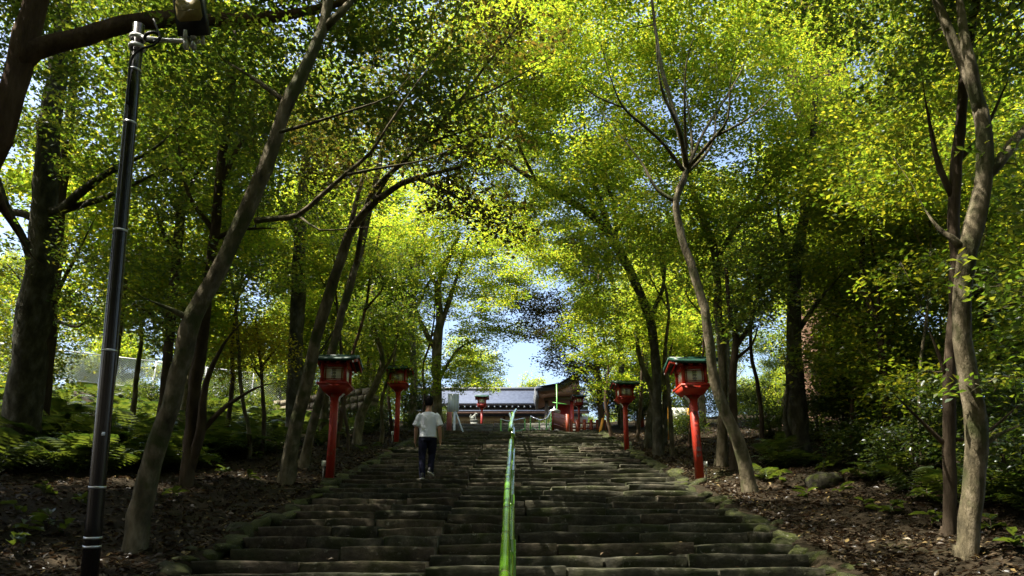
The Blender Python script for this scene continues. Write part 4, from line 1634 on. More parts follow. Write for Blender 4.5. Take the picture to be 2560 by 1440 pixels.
tree('broadleaf_tree', 'big upright trunk with grey mossy bark at the left edge', 'tree', 'bark_moss', 'broad',
     [(45, 1125, 0, 92), (62, 1000, 0, 84), (78, 850, 0, 76), (98, 680, 0, 68), (112, 500, 0, 60), (125, 320, 0, 50), (148, 140, 0, 42), (160, -40, 0, 34), (170, -260, 0, 22)],
     [[(122, 530, 0, 30), (150, 525, -0.2, 24), (215, 470, -0.4, 20), (290, 420, -0.6, 16), (380, 375, -0.8, 12), (470, 300, -1, 8)],
      [(122, 540, 0, 26), (170, 522, -0.1, 18), (260, 495, -0.3, 16), (345, 455, -0.5, 13), (420, 420, -0.8, 9)],
      [(105, 560, 0, 24), (60, 535, 0, 20), (0, 525, 0, 18), (-60, 500, 0, 14)],
      [(95, 700, 0, 26), (60, 600, -0.2, 20), (20, 520, -0.3, 15), (-20, 380, -0.4, 10)]],
     [(200, 180, 14, 2.3, 1.8, 1.3), (20, 330, 14.5, 1.5, 1.5, 1.2), (350, 400, 13.5, 1.7, 1.3, 0.9), (470, 210, 14, 1.9, 1.5, 1.3), (260, 630, 13.2, 1.1, 0.9, 0.5), (20, 640, 14, 1.0, 1.0, 0.7), (200, -150, 14, 3, 2.5, 1.5), ('w', (-5.6, 10.4, 11.5), 0, 2.2, 2.2, 1.0), ('w', (-6.5, 7.2, 10), 0, 2.2, 2.2, 1.0)],  # the clumps in metres are added to shade the lower steps from the left
     12, D=14.0, density=0.6)
tree('broadleaf_tree', 'slim dark trunk standing close behind the big mossy trunk', 'tree', 'bark_dark', 'broad',
     [(100, 1075, 0, 34), (118, 900, 0, 32), (130, 720, 0, 28), (150, 500, 0, 26), (175, 300, 0, 22), (190, 100, 0, 18)],
     [[(135, 745, 0, 12), (190, 640, -0.5, 9), (230, 560, -1, 7)], [(133, 800, 0, 9), (200, 815, -0.6, 7), (240, 750, -1.0, 5)]],
     [(190, 760, 14.5, 0.9, 0.8, 0.4), (200, 60, 16.5, 2, 1.8, 1.4)], 13, D=16.0, density=0.9)

tree('smooth_barked_tree', 'smooth pale leaning trunk crossing in front of the lamp pole side', 'tree', 'bark_smooth', 'broad',
     [(335, 1372, 0, 53), (350, 1290, 0, 53), (378, 1160, 0, 51), (425, 1020, 0, 46), (458, 890, 0, 44), (480, 790, 0, 46), (535, 700, 0.05, 40), (585, 590, 0.1, 40), (635, 490, 0.15, 38), (678, 380, 0.2, 35), (715, 265, 0.3, 33), (765, 165, 0.4, 30), (812, 60, 0.5, 26), (822, -40, 0.6, 23), (835, -200, 0.8, 16)],
     [[(810, 70, 0.5, 22), (850, 35, 0.5, 20), (890, -10, 0.6, 17), (960, -90, 0.8, 12)],
      [(640, 551, 0.1, 18), (690, 546, 0.0, 16), (745, 538, -0.1, 14), (800, 492, -0.2, 13), (862, 437, -0.3, 12), (925, 383, -0.3, 10), (972, 312, -0.3, 9), (1034, 219, -0.2, 7), (1085, 150, 0, 5)],
      [(862, 437, -0.3, 8), (950, 420, -0.4, 6), (1060, 400, -0.4, 5), (1160, 360, -0.3, 4)],
      [(700, 330, 0.1, 10), (790, 305, -0.2, 8), (862, 281, -0.3, 7), (972, 242, -0.3, 6), (1034, 180, -0.2, 5)],
      [(745, 538, -0.1, 7), (800, 575, -0.3, 5), (880, 570, -0.4, 4), (990, 566, -0.4, 3)],
      [(478, 800, 0, 20), (430, 775, -0.1, 14), (360, 745, -0.2, 9)],
      [(720, 260, 0.3, 16), (640, 200, 0.5, 12), (560, 150, 0.8, 8)]],
     [('w', (-3.2, 5.0, 8.6), 0, 1.9, 1.9, 0.8), ('w', (-1.2, 6.6, 9.6), 0, 2.0, 1.8, 0.8), ('w', (-2.2, 9.4, 11.0), 0, 2.2, 1.8, 0.8), ('w', (0.2, 4.4, 8.2), 0, 1.8, 1.6, 0.7), ('w', (-4.6, 7.6, 10.0), 0, 1.8, 1.8, 0.8), ('w', (-0.4, 9.0, 12.4), 0, 2.2, 1.8, 0.7), (850, -280, 9.8, 2.4, 2, 0.9), (960, 60, 10.4, 1.3, 1.1, 0.7), (1060, 200, 10.6, 1.2, 1.0, 0.6), (580, 300, 10.2, 1.3, 1.0, 0.6), (620, 140, 9.8, 1.2, 1, 0.5), (900, 300, 10.8, 1.2, 1.0, 0.5)],  # clumps given in metres are added overhead to block skylight
     14, density=0.75)

tree('broadleaf_tree', 'twin dark trunk in the shade behind the smooth leaning tree', 'tree', 'bark_dark', 'broad',
     [(468, 1212, 0, 36), (478, 1100, 0, 33), (488, 960, 0, 30), (508, 830, 0, 28), (520, 700, 0, 26), (540, 560, 0, 24), (550, 430, 0, 22), (575, 260, 0, 17), (590, 60, 0, 12)],
     [[(472, 1180, 0, 26), (500, 1080, -0.1, 24), (515, 960, -0.2, 18), (560, 860, -0.4, 12), (610, 800, -0.5, 8)],
      [(535, 580, 0, 14), (470, 480, 0.2, 11), (440, 330, 0.3, 8)],
      [(545, 480, 0, 15), (590, 380, 0, 12), (640, 300, 0.2, 9)],
      [(500, 1085, 0, 15), (560, 1020, -0.2, 12), (640, 970, -0.4, 8), (700, 955, -0.5, 5)],
      [(535, 600, 0, 13), (590, 575, 0, 10), (690, 570, 0, 7)]],
     [(460, 660, 13, 1.4, 1.1, 0.7), (600, 700, 13.3, 1.2, 1, 0.5), (400, 800, 12.8, 0.9, 0.8, 0.35), (560, 380, 13.5, 1.6, 1.3, 0.9), (600, 180, 13.5, 1.9, 1.5, 1.0), (430, 480, 13.2, 1.2, 1, 0.6), (660, 500, 13.5, 1.0, 0.9, 0.5)],
     15, density=0.62)

tree('broadleaf_tree', 'dark straight trunk between the lamp pole and the twin trunk', 'tree', 'bark_dark', 'broad',
     [(400, 1080, 0, 26), (415, 950, 0, 24), (425, 820, 0, 24), (440, 660, 0, 24), (455, 480, 0, 20), (470, 330, 0, 16), (500, 150, 0, 12)],
     [[(440, 650, 0, 14), (400, 560, 0, 10), (370, 450, 0, 7)], [(450, 500, 0, 14), (500, 420, 0, 10), (560, 300, 0, 7)], [(425, 830, 0, 10), (370, 780, -0.3, 7), (330, 760, -0.5, 5)]],
     [(450, 560, 17, 1.6, 1.2, 0.9), (360, 740, 16.5, 1.0, 0.9, 0.5), (480, 250, 17, 2.2, 1.8, 1.6), (380, 400, 17, 1.5, 1.3, 1.0)],
     16, D=17, density=0.65, leafmat='wood_leaf')

tree('broadleaf_tree', 'reddish leaning trunk passing behind the nearest left lantern', 'tree', 'bark_smooth', 'dark_leaf',
     [(712, 1208, 0, 42), (735, 1090, 0, 36), (765, 960, 0, 32), (798, 820, 0, 28), (835, 700, 0, 26), (872, 590, 0, 25), (920, 520, -0.2, 20), (985, 470, -0.6, 16), (1060, 440, -1.2, 12), (1150, 420, -1.8, 8)],
     [[(870, 595, 0, 14), (900, 470, 0, 11), (950, 330, -0.3, 9), (1010, 200, -0.6, 7), (1060, 60, -1, 5)],
      [(1040, 445, -1.0, 9), (1120, 480, -1.8, 7), (1200, 530, -2.3, 5), (1260, 570, -2.5, 4)],
      [(930, 510, -0.2, 10), (1000, 400, -1.0, 8), (1090, 300, -2.0, 6), (1180, 220, -2.6, 4)]],
     [(1120, 470, 12.4, 1.0, 0.8, 0.40, 1.3), (1230, 560, 12.3, 0.62, 0.6, 0.28, 1.5), (1180, 380, 12.2, 0.9, 0.8, 0.35, 1.2), (1000, 330, 12.6, 1.3, 1.0, 0.6), (1120, 230, 12.2, 1.2, 1, 0.55), (1040, 90, 12.5, 1.5, 1.2, 0.7), (880, 420, 13.5, 1.1, 1, 0.5), (1230, 60, 12.3, 1.2, 1.0, 0.5), ('w', (-4.6, 13.8, 10.6), 0, 1.7, 1.6, 0.8), ('w', (-5.6, 15.4, 12.2), 0, 1.6, 1.6, 0.8)],  # clumps in metres added to keep the sun off the walking man
     17, density=0.72)
tree('broadleaf_tree', 'slender bent trunk rising just behind the reddish leaning trunk', 'tree', 'bark_smooth', 'broad',
     [(755, 1160, 0, 26), (785, 1050, 0, 22), (815, 940, 0, 21), (850, 800, 0, 20), (890, 660, 0, 19), (925, 520, 0, 17), (955, 380, 0, 14), (985, 220, 0, 11)],
     [[(890, 660, 0, 12), (915, 520, -1.5, 13), (948, 461, -3, 14), (1050, 367, -4, 13), (1144, 266, -4.6, 11), (1230, 226, -4.8, 9), (1300, 187, -5, 7), (1400, 130, -5, 5)],
      [(1130, 280, -4.6, 9), (1214, 164, -4.8, 7), (1284, 78, -5, 5), (1330, 0, -5, 4)],
      [(1050, 367, -4, 8), (1120, 340, -4.3, 6), (1220, 310, -4.5, 4)]],
     [(960, 330, 16, 1.8, 1.5, 1.0), (980, 150, 16, 2.0, 1.6, 1.0), (860, 540, 16, 1.3, 1.1, 0.6)], 18, D=16.2, density=0.8)
tree('broadleaf_tree', 'straight grey trunk beyond the lanterns on the left bank', 'tree', 'bark_moss', 'broad',
     [(733, 1062, 0, 40), (736, 950, 0, 38), (742, 820, 0, 36), (748, 680, 0, 34), (752, 560, 0, 30), (765, 380, 0, 22), (780, 180, 0, 16)],
     [[(750, 600, 0, 16), (700, 500, 0, 12), (640, 400, 0, 8)], [(752, 560, 0, 16), (820, 460, 0, 11), (870, 350, 0, 8)], [(738, 940, 0, 12), (800, 880, 0, 8), (850, 800, 0, 6)]],
     [(740, 300, 20, 2.8, 2, 2.0), (680, 520, 20, 2.0, 1.8, 1.3), (830, 640, 20, 1.6, 1.5, 1.0), (620, 650, 20, 1.6, 1.4, 1.0)], 19, D=20.5, density=0.7, leafmat='wood_leaf')
tree('sapling', 'yellow-leaved young tree between the trunks on the left bank', 'tree', 'bark_dark', 'yellow',
     [(660, 1060, 0, 10), (655, 960, 0, 9), (648, 870, 0, 7), (640, 800, 0, 5)], [[(655, 950, 0, 6), (620, 900, 0, 4)], [(652, 920, 0, 6), (700, 860, 0, 4)]],
     [(645, 850, 18, 0.9, 0.8, 0.8, 1.3), (610, 920, 18, 0.6, 0.6, 0.4), (690, 880, 18, 0.5, 0.5, 0.4)], 20, D=18, density=1.3)

tree('maple_tree', 'green maple with many fine stems beside the walking man', 'tree', 'bark_smooth', 'maple',
     [(1095, 1085, 0, 28), (1092, 980, 0, 26), (1092, 880, 0, 24), (1100, 790, 0, 20), (1095, 720, 0, 16), (1120, 650, 0, 12), (1150, 580, 0, 9)],
     [[(1092, 850, 0, 16), (1120, 760, 0, 12), (1160, 640, 0, 9), (1180, 560, 0, 6)],
      [(1092, 880, 0, 14), (1040, 780, 0, 12), (1025, 700, 0, 11), (1040, 600, 0, 9), (1060, 500, 0, 7)],
      [(1095, 720, 0, 11), (1060, 660, 0, 9), (1010, 600, 0, 7), (960, 540, 0, 5)],
      [(1040, 770, 0, 9), (1070, 710, 0, 8), (1120, 640, 0, 6)],
      [(1090, 960, 0, 10), (1150, 870, 0, 7), (1230, 840, 0, 5)]],
     [(1080, 560, 25, 2.8, 2.2, 1.5), (990, 700, 25, 2.2, 1.8, 1.3), (1170, 690, 26, 2.0, 1.8, 1.0), (960, 850, 25, 1.6, 1.6, 1.1), (1230, 600, 26, 1.8, 1.6, 0.8), (1250, 740, 28, 1.0, 1.2, 0.5), (1190, 850, 26, 0.9, 1.0, 0.6), (1120, 930, 26, 1.0, 1.0, 0.6), (1040, 950, 25, 1.2, 1.2, 0.8), (900, 600, 24, 1.8, 1.6, 1.2), (1190, 960, 29, 1.0, 1.0, 0.45)],
     21, D=26, density=0.72, leaf_scale=1.15)
tree('broadleaf_tree', 'curved bare trunk below the second left lantern', 'tree', 'bark_smooth', 'broad',
     [(893, 1092, 0, 24), (900, 1045, 0, 22), (920, 1000, 0, 19), (945, 950, 0, 16), (955, 890, 0, 14), (930, 800, 0, 12), (935, 700, 0, 10)],
     [[(945, 950, 0, 9), (985, 880, 0, 7), (1000, 800, 0, 5)]],
     [(930, 760, 22, 1.4, 1.2, 0.9), (990, 800, 22, 1.2, 1.1, 0.8), (880, 860, 22, 0.9, 0.8, 0.5)], 22, D=22.5, density=0.8)

# -- right side
tree('smooth_barked_tree', 'pale smooth trunk standing in a sunlit patch at the right edge', 'tree', 'bark_smooth', 'broad',
     [(2405, 1392, 0, 46), (2425, 1300, 0, 48), (2440, 1180, 0, 51), (2442, 1060, 0, 53), (2425, 960, 0, 49), (2405, 850, 0, 44), (2405, 740, 0, 42), (2420, 630, 0, 44), (2448, 520, 0.05, 46), (2462, 400, 0.1, 39), (2452, 280, 0.2, 33), (2425, 200, 0.3, 28), (2385, 110, 0.4, 24), (2345, 10, 0.5, 19), (2310, -120, 0.7, 14)],
     [[(2452, 290, 0.2, 28), (2430, 180, 0.2, 26), (2410, 80, 0.3, 24), (2395, -40, 0.4, 20), (2390, -180, 0.5, 14)],
      [(2460, 440, 0.1, 34), (2500, 405, 0.1, 30), (2540, 350, 0.2, 27), (2600, 280, 0.3, 22), (2680, 150, 0.5, 15)],
      [(2405, 620, 0, 20), (2380, 595, 0, 18), (2345, 570, 0.1, 14), (2310, 520, 0.3, 9)],
      [(2440, 1130, 0, 16), (2490, 1090, 0, 12), (2560, 1060, 0, 9)]],
     [(2450, 40, 9, 1.8, 1.5, 1.0), (2250, -80, 9.2, 1.8, 1.5, 0.7), (2545, 720, 7.2, 0.45, 0.6, 0.55), (2560, 480, 7.8, 0.5, 0.6, 0.5), (2350, -250, 9, 2.4, 2, 0.8), ('w', (3.2, 6.0, 9.6), 0, 2.2, 2.0, 0.8), ('w', (1.2, 8.6, 11.2), 0, 2.2, 2.0, 0.8), ('w', (3.4, 9.0, 11.4), 0, 1.6, 1.6, 0.7), ('w', (6.6, 6.6, 9.4), 0, 2.2, 2.2, 0.9), ('w', (8.6, 5.0, 9.0), 0, 2.4, 2.2, 1.0), ('w', (5.8, 3.6, 8.6), 0, 2.0, 2.0, 0.8), (2560, 950, 7.2, 0.3, 0.5, 0.4)],  # metre-placed clumps added above the view to darken the stairs
     31, density=0.95)
tree('broadleaf_tree', 'dark slim trunk right behind the pale right-edge trunk', 'tree', 'bark_dark', 'broad',
     [(2368, 1335, 0, 30), (2372, 1180, 0, 30), (2372, 1020, 0, 30), (2378, 860, 0, 28), (2390, 680, 0, 27), (2385, 500, 0, 26), (2400, 330, 0, 26), (2415, 160, 0, 24), (2440, 0, 0, 20), (2470, -160, 0, 14)],
     [[(2385, 500, 0, 18), (2350, 420, 0, 15), (2330, 340, 0, 13), (2310, 230, 0, 9)],
      [(2395, 400, 0, 16), (2460, 330, 0, 12), (2520, 200, 0.2, 9)],
      [(2374, 960, 0, 14), (2345, 880, 0, 10), (2320, 820, 0, 7)],
      [(2372, 1120, 0, 14), (2300, 1050, 0, 9), (2240, 990, -0.2, 6)],
      [(2372, 1100, 0, 13), (2450, 1090, 0, 10), (2540, 1020, 0, 7), (2600, 960, 0, 5)]],
     [(2270, 380, 11, 1.3, 1.2, 0.8), (2480, 330, 11, 1.2, 1.1, 0.9), (2330, 160, 11, 1.5, 1.3, 0.8), (2480, 120, 11, 1.3, 1.1, 0.7), (2480, 700, 10.5, 0.7, 0.8, 0.8), (2290, 700, 11, 0.7, 0.7, 0.4), (2500, 900, 10.5, 0.6, 0.7, 0.5), (2250, 960, 10.5, 0.5, 0.5, 0.3)],
     32, density=0.8, leafmat='wood_leaf')
tree('maple_tree', 'curving mossy maple trunk rising against the leaning right lantern', 'tree', 'bark_smooth', 'maple',
     [(1878, 1232, 0, 38), (1862, 1160, 0, 34), (1835, 1080, 0, 31), (1800, 1000, 0, 28), (1780, 920, 0, 26), (1770, 840, 0, 24), (1762, 770, 0, 22), (1738, 690, 0.1, 21), (1705, 590, 0.2, 19), (1690, 500, 0.3, 17), (1715, 420, 0.3, 14), (1690, 300, 0.5, 11), (1650, 150, 0.7, 9), (1630, 0, 0.9, 7)],
     [[(1716, 415, 0.2, 13), (1700, 330, -0.4, 11), (1660, 240, -0.7, 9), (1645, 170, -0.8, 7), (1638, 50, -0.8, 5)],
      [(1708, 425, 0.2, 11), (1663, 365, -0.4, 9), (1617, 320, -0.6, 8), (1560, 270, -0.8, 7), (1530, 205, -0.9, 5), (1500, 100, -0.9, 4)],
      [(1720, 420, 0.2, 11), (1780, 350, -0.4, 9), (1820, 295, -0.7, 7), (1826, 200, -0.8, 5), (1850, 100, -0.8, 4)],
      [(1716, 400, 0.2, 9), (1712, 280, -0.5, 7), (1716, 160, -0.7, 6), (1742, 70, -0.8, 4)],
      [(1560, 270, -0.8, 5), (1490, 240, -0.9, 4), (1420, 190, -0.9, 3)],
      [(1790, 340, -0.5, 7), (1880, 290, -0.7, 5), (1960, 210, -0.8, 4)],
      [(1690, 505, 0.3, 11), (1640, 470, 0.4, 9), (1600, 400, 0.6, 7), (1520, 300, 0.9, 5)],
      [(1715, 430, 0.3, 10), (1760, 330, 0.4, 8), (1830, 220, 0.6, 6), (1880, 120, 0.8, 4)],
      [(1710, 440, 0.3, 9), (1780, 360, 0.3, 7), (1790, 250, 0.5, 5)],
      [(1690, 480, 0.3, 10), (1730, 380, 0.4, 8), (1710, 200, 0.6, 6)]],
     [(1740, 60, 17, 2.4, 1.8, 1.2), (1650, 120, 15.6, 2.8, 1.8, 1.3), (1800, 300, 15.8, 2.3, 1.8, 1.2), (1590, 380, 16.2, 1.7, 1.4, 0.9), ('w', (1.6, 12.6, 14.6), 0, 2.6, 2.0, 0.8), (1560, -120, 14, 2.8, 2, 0.8), (1880, 100, 15.8, 2.2, 1.8, 1.1), (1740, 520, 15.6, 1.3, 1.2, 0.5)],  # the metre-placed clump is added to cover open sky over the steps
     33, density=0.85)
tree('maple_tree', 'straight maple stem forking high behind the leaning right lantern', 'tree', 'bark_smooth', 'maple',
     [(1800, 1168, 0, 30), (1806, 1060, 0, 24), (1806, 920, 0, 21), (1796, 780, 0, 20), (1788, 640, 0, 19), (1755, 540, 0, 16), (1730, 470, 0, 13), (1700, 330, 0, 10)],
     [[(1790, 650, 0, 14), (1840, 570, 0, 12), (1910, 470, 0, 10), (1970, 380, 0, 8), (2010, 250, 0, 6)],
      [(1800, 850, 0, 10), (1840, 780, 0, 8), (1880, 690, 0, 6), (1890, 600, 0, 4)]],
     [(1900, 520, 16.5, 1.8, 1.5, 1.0), (1700, 650, 17, 1.6, 1.4, 0.9), (1990, 330, 16.5, 1.8, 1.5, 1.1), (1640, 560, 17, 1.6, 1.4, 0.9), (1880, 700, 16.5, 1.4, 1.2, 0.8)],
     34, D=16.5, density=0.75)
tree('broadleaf_tree', 'small dark forked tree right of the leaning lantern', 'tree', 'bark_dark', 'broad',
     [(1835, 1180, 0, 22), (1834, 1060, 0, 20), (1832, 940, 0, 18), (1840, 850, 0, 16), (1822, 760, 0, 12), (1815, 660, 0, 8)],
     [[(1838, 870, 0, 12), (1880, 800, 0, 10), (1900, 700, 0, 8), (1915, 600, 0, 6)], [(1836, 900, 0, 9), (1880, 860, 0, 7), (1900, 800, 0, 4)]],
     [(1860, 680, 15, 1.3, 1.1, 0.7), (1920, 780, 15, 0.9, 0.9, 0.5), (1800, 800, 15, 0.7, 0.7, 0.4), (1930, 620, 15, 1.1, 1.0, 0.6)], 35, D=15.2, density=0.85)
tree('broadleaf_tree', 'thick knotted trunk on the right bank before the great cedar', 'tree', 'bark_moss', 'broad',
     [(2000, 1172, 0, 66), (1996, 1080, 0, 50), (1988, 960, 0, 44), (1985, 840, 0, 36), (1988, 700, 0, 30), (2010, 540, 0, 24), (2030, 380, 0, 18), (2040, 220, 0, 12)],
     [[(1985, 1120, 0, 16), (1962, 1050, -0.1, 13), (1970, 970, -0.2, 10), (1960, 900, -0.2, 7)], [(1988, 840, 0, 16), (2040, 760, 0, 11), (2110, 680, 0, 8)], [(1990, 700, 0, 16), (1950, 560, 0, 10), (1940, 430, 0, 7)],
      [(2005, 560, 0, 14), (2080, 470, 0, 10), (2170, 400, 0, 7)]],
     [(2030, 330, 17.5, 2.0, 1.6, 1.2), (2170, 330, 17.5, 1.9, 1.6, 1.1), (2190, 520, 17.5, 1.5, 1.4, 0.9), (2070, 640, 17, 1.3, 1.2, 0.8), (2150, 780, 16.5, 1.2, 1.1, 0.7), (2120, 130, 17.5, 2.0, 1.8, 1.2), (2230, 640, 17, 1.2, 1.1, 0.7)],
     36, D=16.5, density=0.75, leafmat='wood_leaf')
tree('cedar_tree', 'great reddish cedar trunk showing through leaves on the right', 'tree', 'bark_cedar', 'broad',
     [(2050, 1085, 0, 175), (2058, 980, 0, 150), (2072, 840, 0, 140), (2085, 680, 0, 135), (2095, 520, 0, 125), (2080, 340, 0, 110), (2060, 180, 0, 95), (2040, 0, 0, 80), (2030, -200, 0, 60)],
     [[(2075, 380, 0, 60), (2000, 250, 0, 50), (1960, 100, 0, 38), (1930, -60, 0, 28)], [(2085, 500, 0, 40), (2200, 420, 0, 30), (2330, 380, 0, 20)], [(2095, 600, 0, 30), (2180, 560, 0, 20), (2260, 550, 0, 14)]],
     [(1950, 60, 25, 2.5, 2, 1.6), (2150, 60, 25, 3, 2.4, 1.8), (2280, 380, 25, 2.2, 2, 1.5), (2200, 640, 24, 1.8, 1.6, 1.2)],
     37, D=25, density=0.8, leaf_scale=1.3, ring=16, leafmat='wood_leaf')
tree('maple_tree', 'old maple with a long mossy limb arching over the stairs', 'tree', 'bark_moss', 'maple',
     [(1645, 1120, 0, 27), (1642, 1020, 0, 24), (1640, 920, 0, 23), (1625, 800, 0, 22), (1590, 710, 0, 23), (1555, 640, 0, 23), (1520, 580, 0, 22), (1475, 535, 0, 20), (1420, 500, 0, 17), (1340, 455, 0, 13), (1260, 400, 0, 9)],
     [[(1530, 590, 0, 17), (1480, 440, 0, 12), (1465, 340, 0, 9), (1440, 200, 0, 6)],
      [(1540, 610, 0, 13), (1535, 520, 0, 11), (1500, 380, 0, 8), (1520, 200, 0, 6)],
      [(1535, 600, 0, 10), (1580, 510, 0, 8), (1600, 460, 0, 6)],
      [(1340, 455, 0, 9), (1290, 330, -0.5, 7), (1330, 220, -1, 6), (1420, 130, -1.5, 5)],
      [(1625, 800, 0, 13), (1660, 700, 0, 10), (1650, 560, 0, 7)]],
     [(1330, 40, 20, 2.4, 2, 1.2), (1190, 90, 19, 2.0, 1.8, 1.0), (1400, 350, 19, 2.8, 2.2, 1.5), (1330, 540, 20, 1.9, 1.8, 0.8), (1360, 650, 22, 1.3, 1.4, 0.6), (1300, 700, 25, 1.2, 1.2, 0.5), (1500, 640, 19.5, 1.5, 1.5, 0.8), (1280, 180, 18, 2.6, 2, 1.3), (1450, 130, 18.5, 2.6, 2.0, 1.3), (1560, 790, 20, 1.5, 1.4, 0.9), (1560, 470, 19.5, 1.7, 1.6, 1.0), (1480, 760, 21, 1.0, 1.1, 0.6)],
     38, D=20, density=1.0)
tree('maple_tree', 'slim maple with twin stems behind the second right lantern', 'tree', 'bark_moss', 'maple',
     [(1620, 1128, 0, 22), (1625, 1050, 0, 20), (1632, 980, 0, 18), (1600, 900, 0, 12), (1590, 820, 0, 9)],
     [[(1628, 1040, 0, 13), (1655, 960, 0, 11), (1660, 860, 0, 8)], [(1660, 1120, 0.2, 16), (1662, 1020, 0.2, 15), (1668, 920, 0.2, 12), (1690, 820, 0.2, 9)]],
     [(1590, 830, 22, 1.3, 1.2, 0.8), (1680, 830, 22, 1.3, 1.2, 0.8), (1500, 880, 23, 1.1, 1.1, 0.8), (1530, 960, 24, 0.8, 0.8, 0.5), (1700, 950, 22, 0.7, 0.7, 0.5), (1440, 830, 25, 1.0, 1.1, 0.7)],
     39, D=22, density=0.9, leaf_scale=1.1)
tree('broadleaf_tree', 'dark evergreen overhanging the landing from the right', 'tree', 'bark_dark', 'dark_leaf',
     [(1505, 1085, 0, 16), (1500, 1000, 0, 15), (1490, 900, 0, 13), (1470, 800, 0, 10), (1455, 700, 0, 7)],
     [[(1495, 950, 0, 9), (1450, 880, 0, 7), (1390, 850, 0, 4)], [(1490, 900, 0, 8), (1520, 820, 0, 6)]],
     [(1400, 850, 30, 1.2, 1.2, 0.6), (1450, 780, 30, 1.5, 1.5, 1.0), (1370, 760, 31, 1.0, 1.1, 0.6), (1480, 900, 30, 1.0, 1.0, 0.7), (1500, 970, 30, 0.8, 0.8, 0.6), (1460, 660, 30, 1.8, 1.6, 1.2), (1450, 945, 31, 0.9, 0.9, 0.5), (1435, 905, 31, 0.9, 0.9, 0.5, 0.8), (1330, 820, 32, 1.2, 1.1, 0.6, 0.9), (1385, 905, 31, 0.8, 0.8, 0.4, 0.8), (1300, 760, 32, 1.3, 1.1, 0.6, 1.0)],
     40, D=30, density=1.0, leaf_scale=1.2)

tree('maple_tree', 'tall maple at the landing whose crown meets the vault from the left', 'tree', 'bark_smooth', 'maple',
     [(1030, 1075, 0, 20), (1035, 950, 0, 18), (1030, 800, 0, 16), (1045, 650, 0, 14), (1080, 500, 0, 11), (1120, 380, 0, 8)],
     [[(1045, 650, 0, 9), (1110, 560, 0, 7), (1200, 500, 0, 5)], [(1080, 500, 0, 8), (1170, 400, 0, 6), (1260, 330, 0, 4)]],
     [(1130, 470, 32, 3.0, 2.4, 1.6), (1230, 360, 31, 3.0, 2.4, 1.6), (1250, 540, 33, 2.4, 2.0, 1.1), (1160, 640, 33, 2.2, 2.0, 1.1), (1090, 330, 31, 2.8, 2.2, 1.6), (1210, 730, 34, 1.4, 1.4, 0.7), (1190, 800, 33, 1.4, 1.3, 0.7, 1.4), (1260, 830, 34, 1.4, 1.3, 0.7, 1.0), (1160, 900, 33, 1.1, 1.2, 0.7, 1.3), (1230, 910, 34, 0.9, 1.0, 0.4, 0.8)],
     41, D=32, density=0.6, leaf_scale=1.35)
tree('maple_tree', 'tall maple at the landing whose crown meets the vault from the right', 'tree', 'bark_moss', 'maple',
     [(1560, 1080, 0, 18), (1555, 950, 0, 16), (1545, 800, 0, 15), (1520, 650, 0, 12), (1480, 500, 0, 10), (1440, 380, 0, 8)],
     [[(1530, 700, 0, 8), (1450, 600, 0, 6), (1380, 560, 0, 4)], [(1480, 500, 0, 8), (1400, 400, 0, 6), (1330, 320, 0, 4)]],
     [(1430, 480, 31, 2.8, 2.4, 1.6), (1340, 380, 31, 2.8, 2.4, 1.5), (1380, 600, 32, 2.2, 2.0, 1.1), (1480, 640, 31, 2.2, 2.0, 1.4), (1530, 420, 30, 2.4, 2.0, 1.6), (1350, 240, 30, 3.0, 2.4, 1.6)],
     42, D=31, density=0.6, leaf_scale=1.35)
STEMS = [(560, 1085, 19, 13, 20, 'l'), (625, 1100, 17.5, 11, -25, 'l'), (845, 1085, 21, 12, 35, 'l'), (870, 1090, 20, 9, -15, 'l'), (955, 1080, 24, 10, 18, 'l'), (985, 1072, 27, 9, -12, 'l'), (1048, 1075, 28, 8, 15, 'l'), (330, 1050, 20, 14, 12, 'l'),
         (1530, 1085, 27, 9, -14, 'r'), (1590, 1095, 24, 10, 16, 'r'), (1680, 1100, 20, 12, -10, 'r'), (1720, 1105, 21, 9, 22, 'r'), (1905, 1120, 18, 12, -18, 'r'), (1945, 1130, 20, 10, 25, 'r'), (2120, 1130, 16, 11, 30, 'r'), (2230, 1140, 14.5, 12, -22, 'r'), (2300, 1150, 13, 10, 12, 'r')]
STEM_LAB = ['slender dark stem between the twin trunk and the yellow sapling', 'slender pale stem crossing the yellow-leaved sapling', 'thin reddish stem behind the nearest left lantern', 'thin dark stem just right of the nearest left lantern',
            'thin pale stem left of the second left lantern', 'thin reddish stem against the second left lantern post', 'thin dark stem behind the walking man', 'slender pale stem between the lamp pole and the leaning trunk',
            'thin reddish stem above the tilted yellow post', 'thin dark stem right of the second right lantern', 'slender pale stem left of the leaning lantern post', 'thin reddish stem touching the leaning lantern post',
            'slender dark stem left of the thick knotted trunk', 'thin pale stem leaning against the thick knotted trunk', 'slender reddish stem in front of the great cedar', 'slender dark stem rising from the right-hand shrubs', 'thin pale stem next to the dark slim trunk']
WHERE = {'l': 'left', 'r': 'right'}
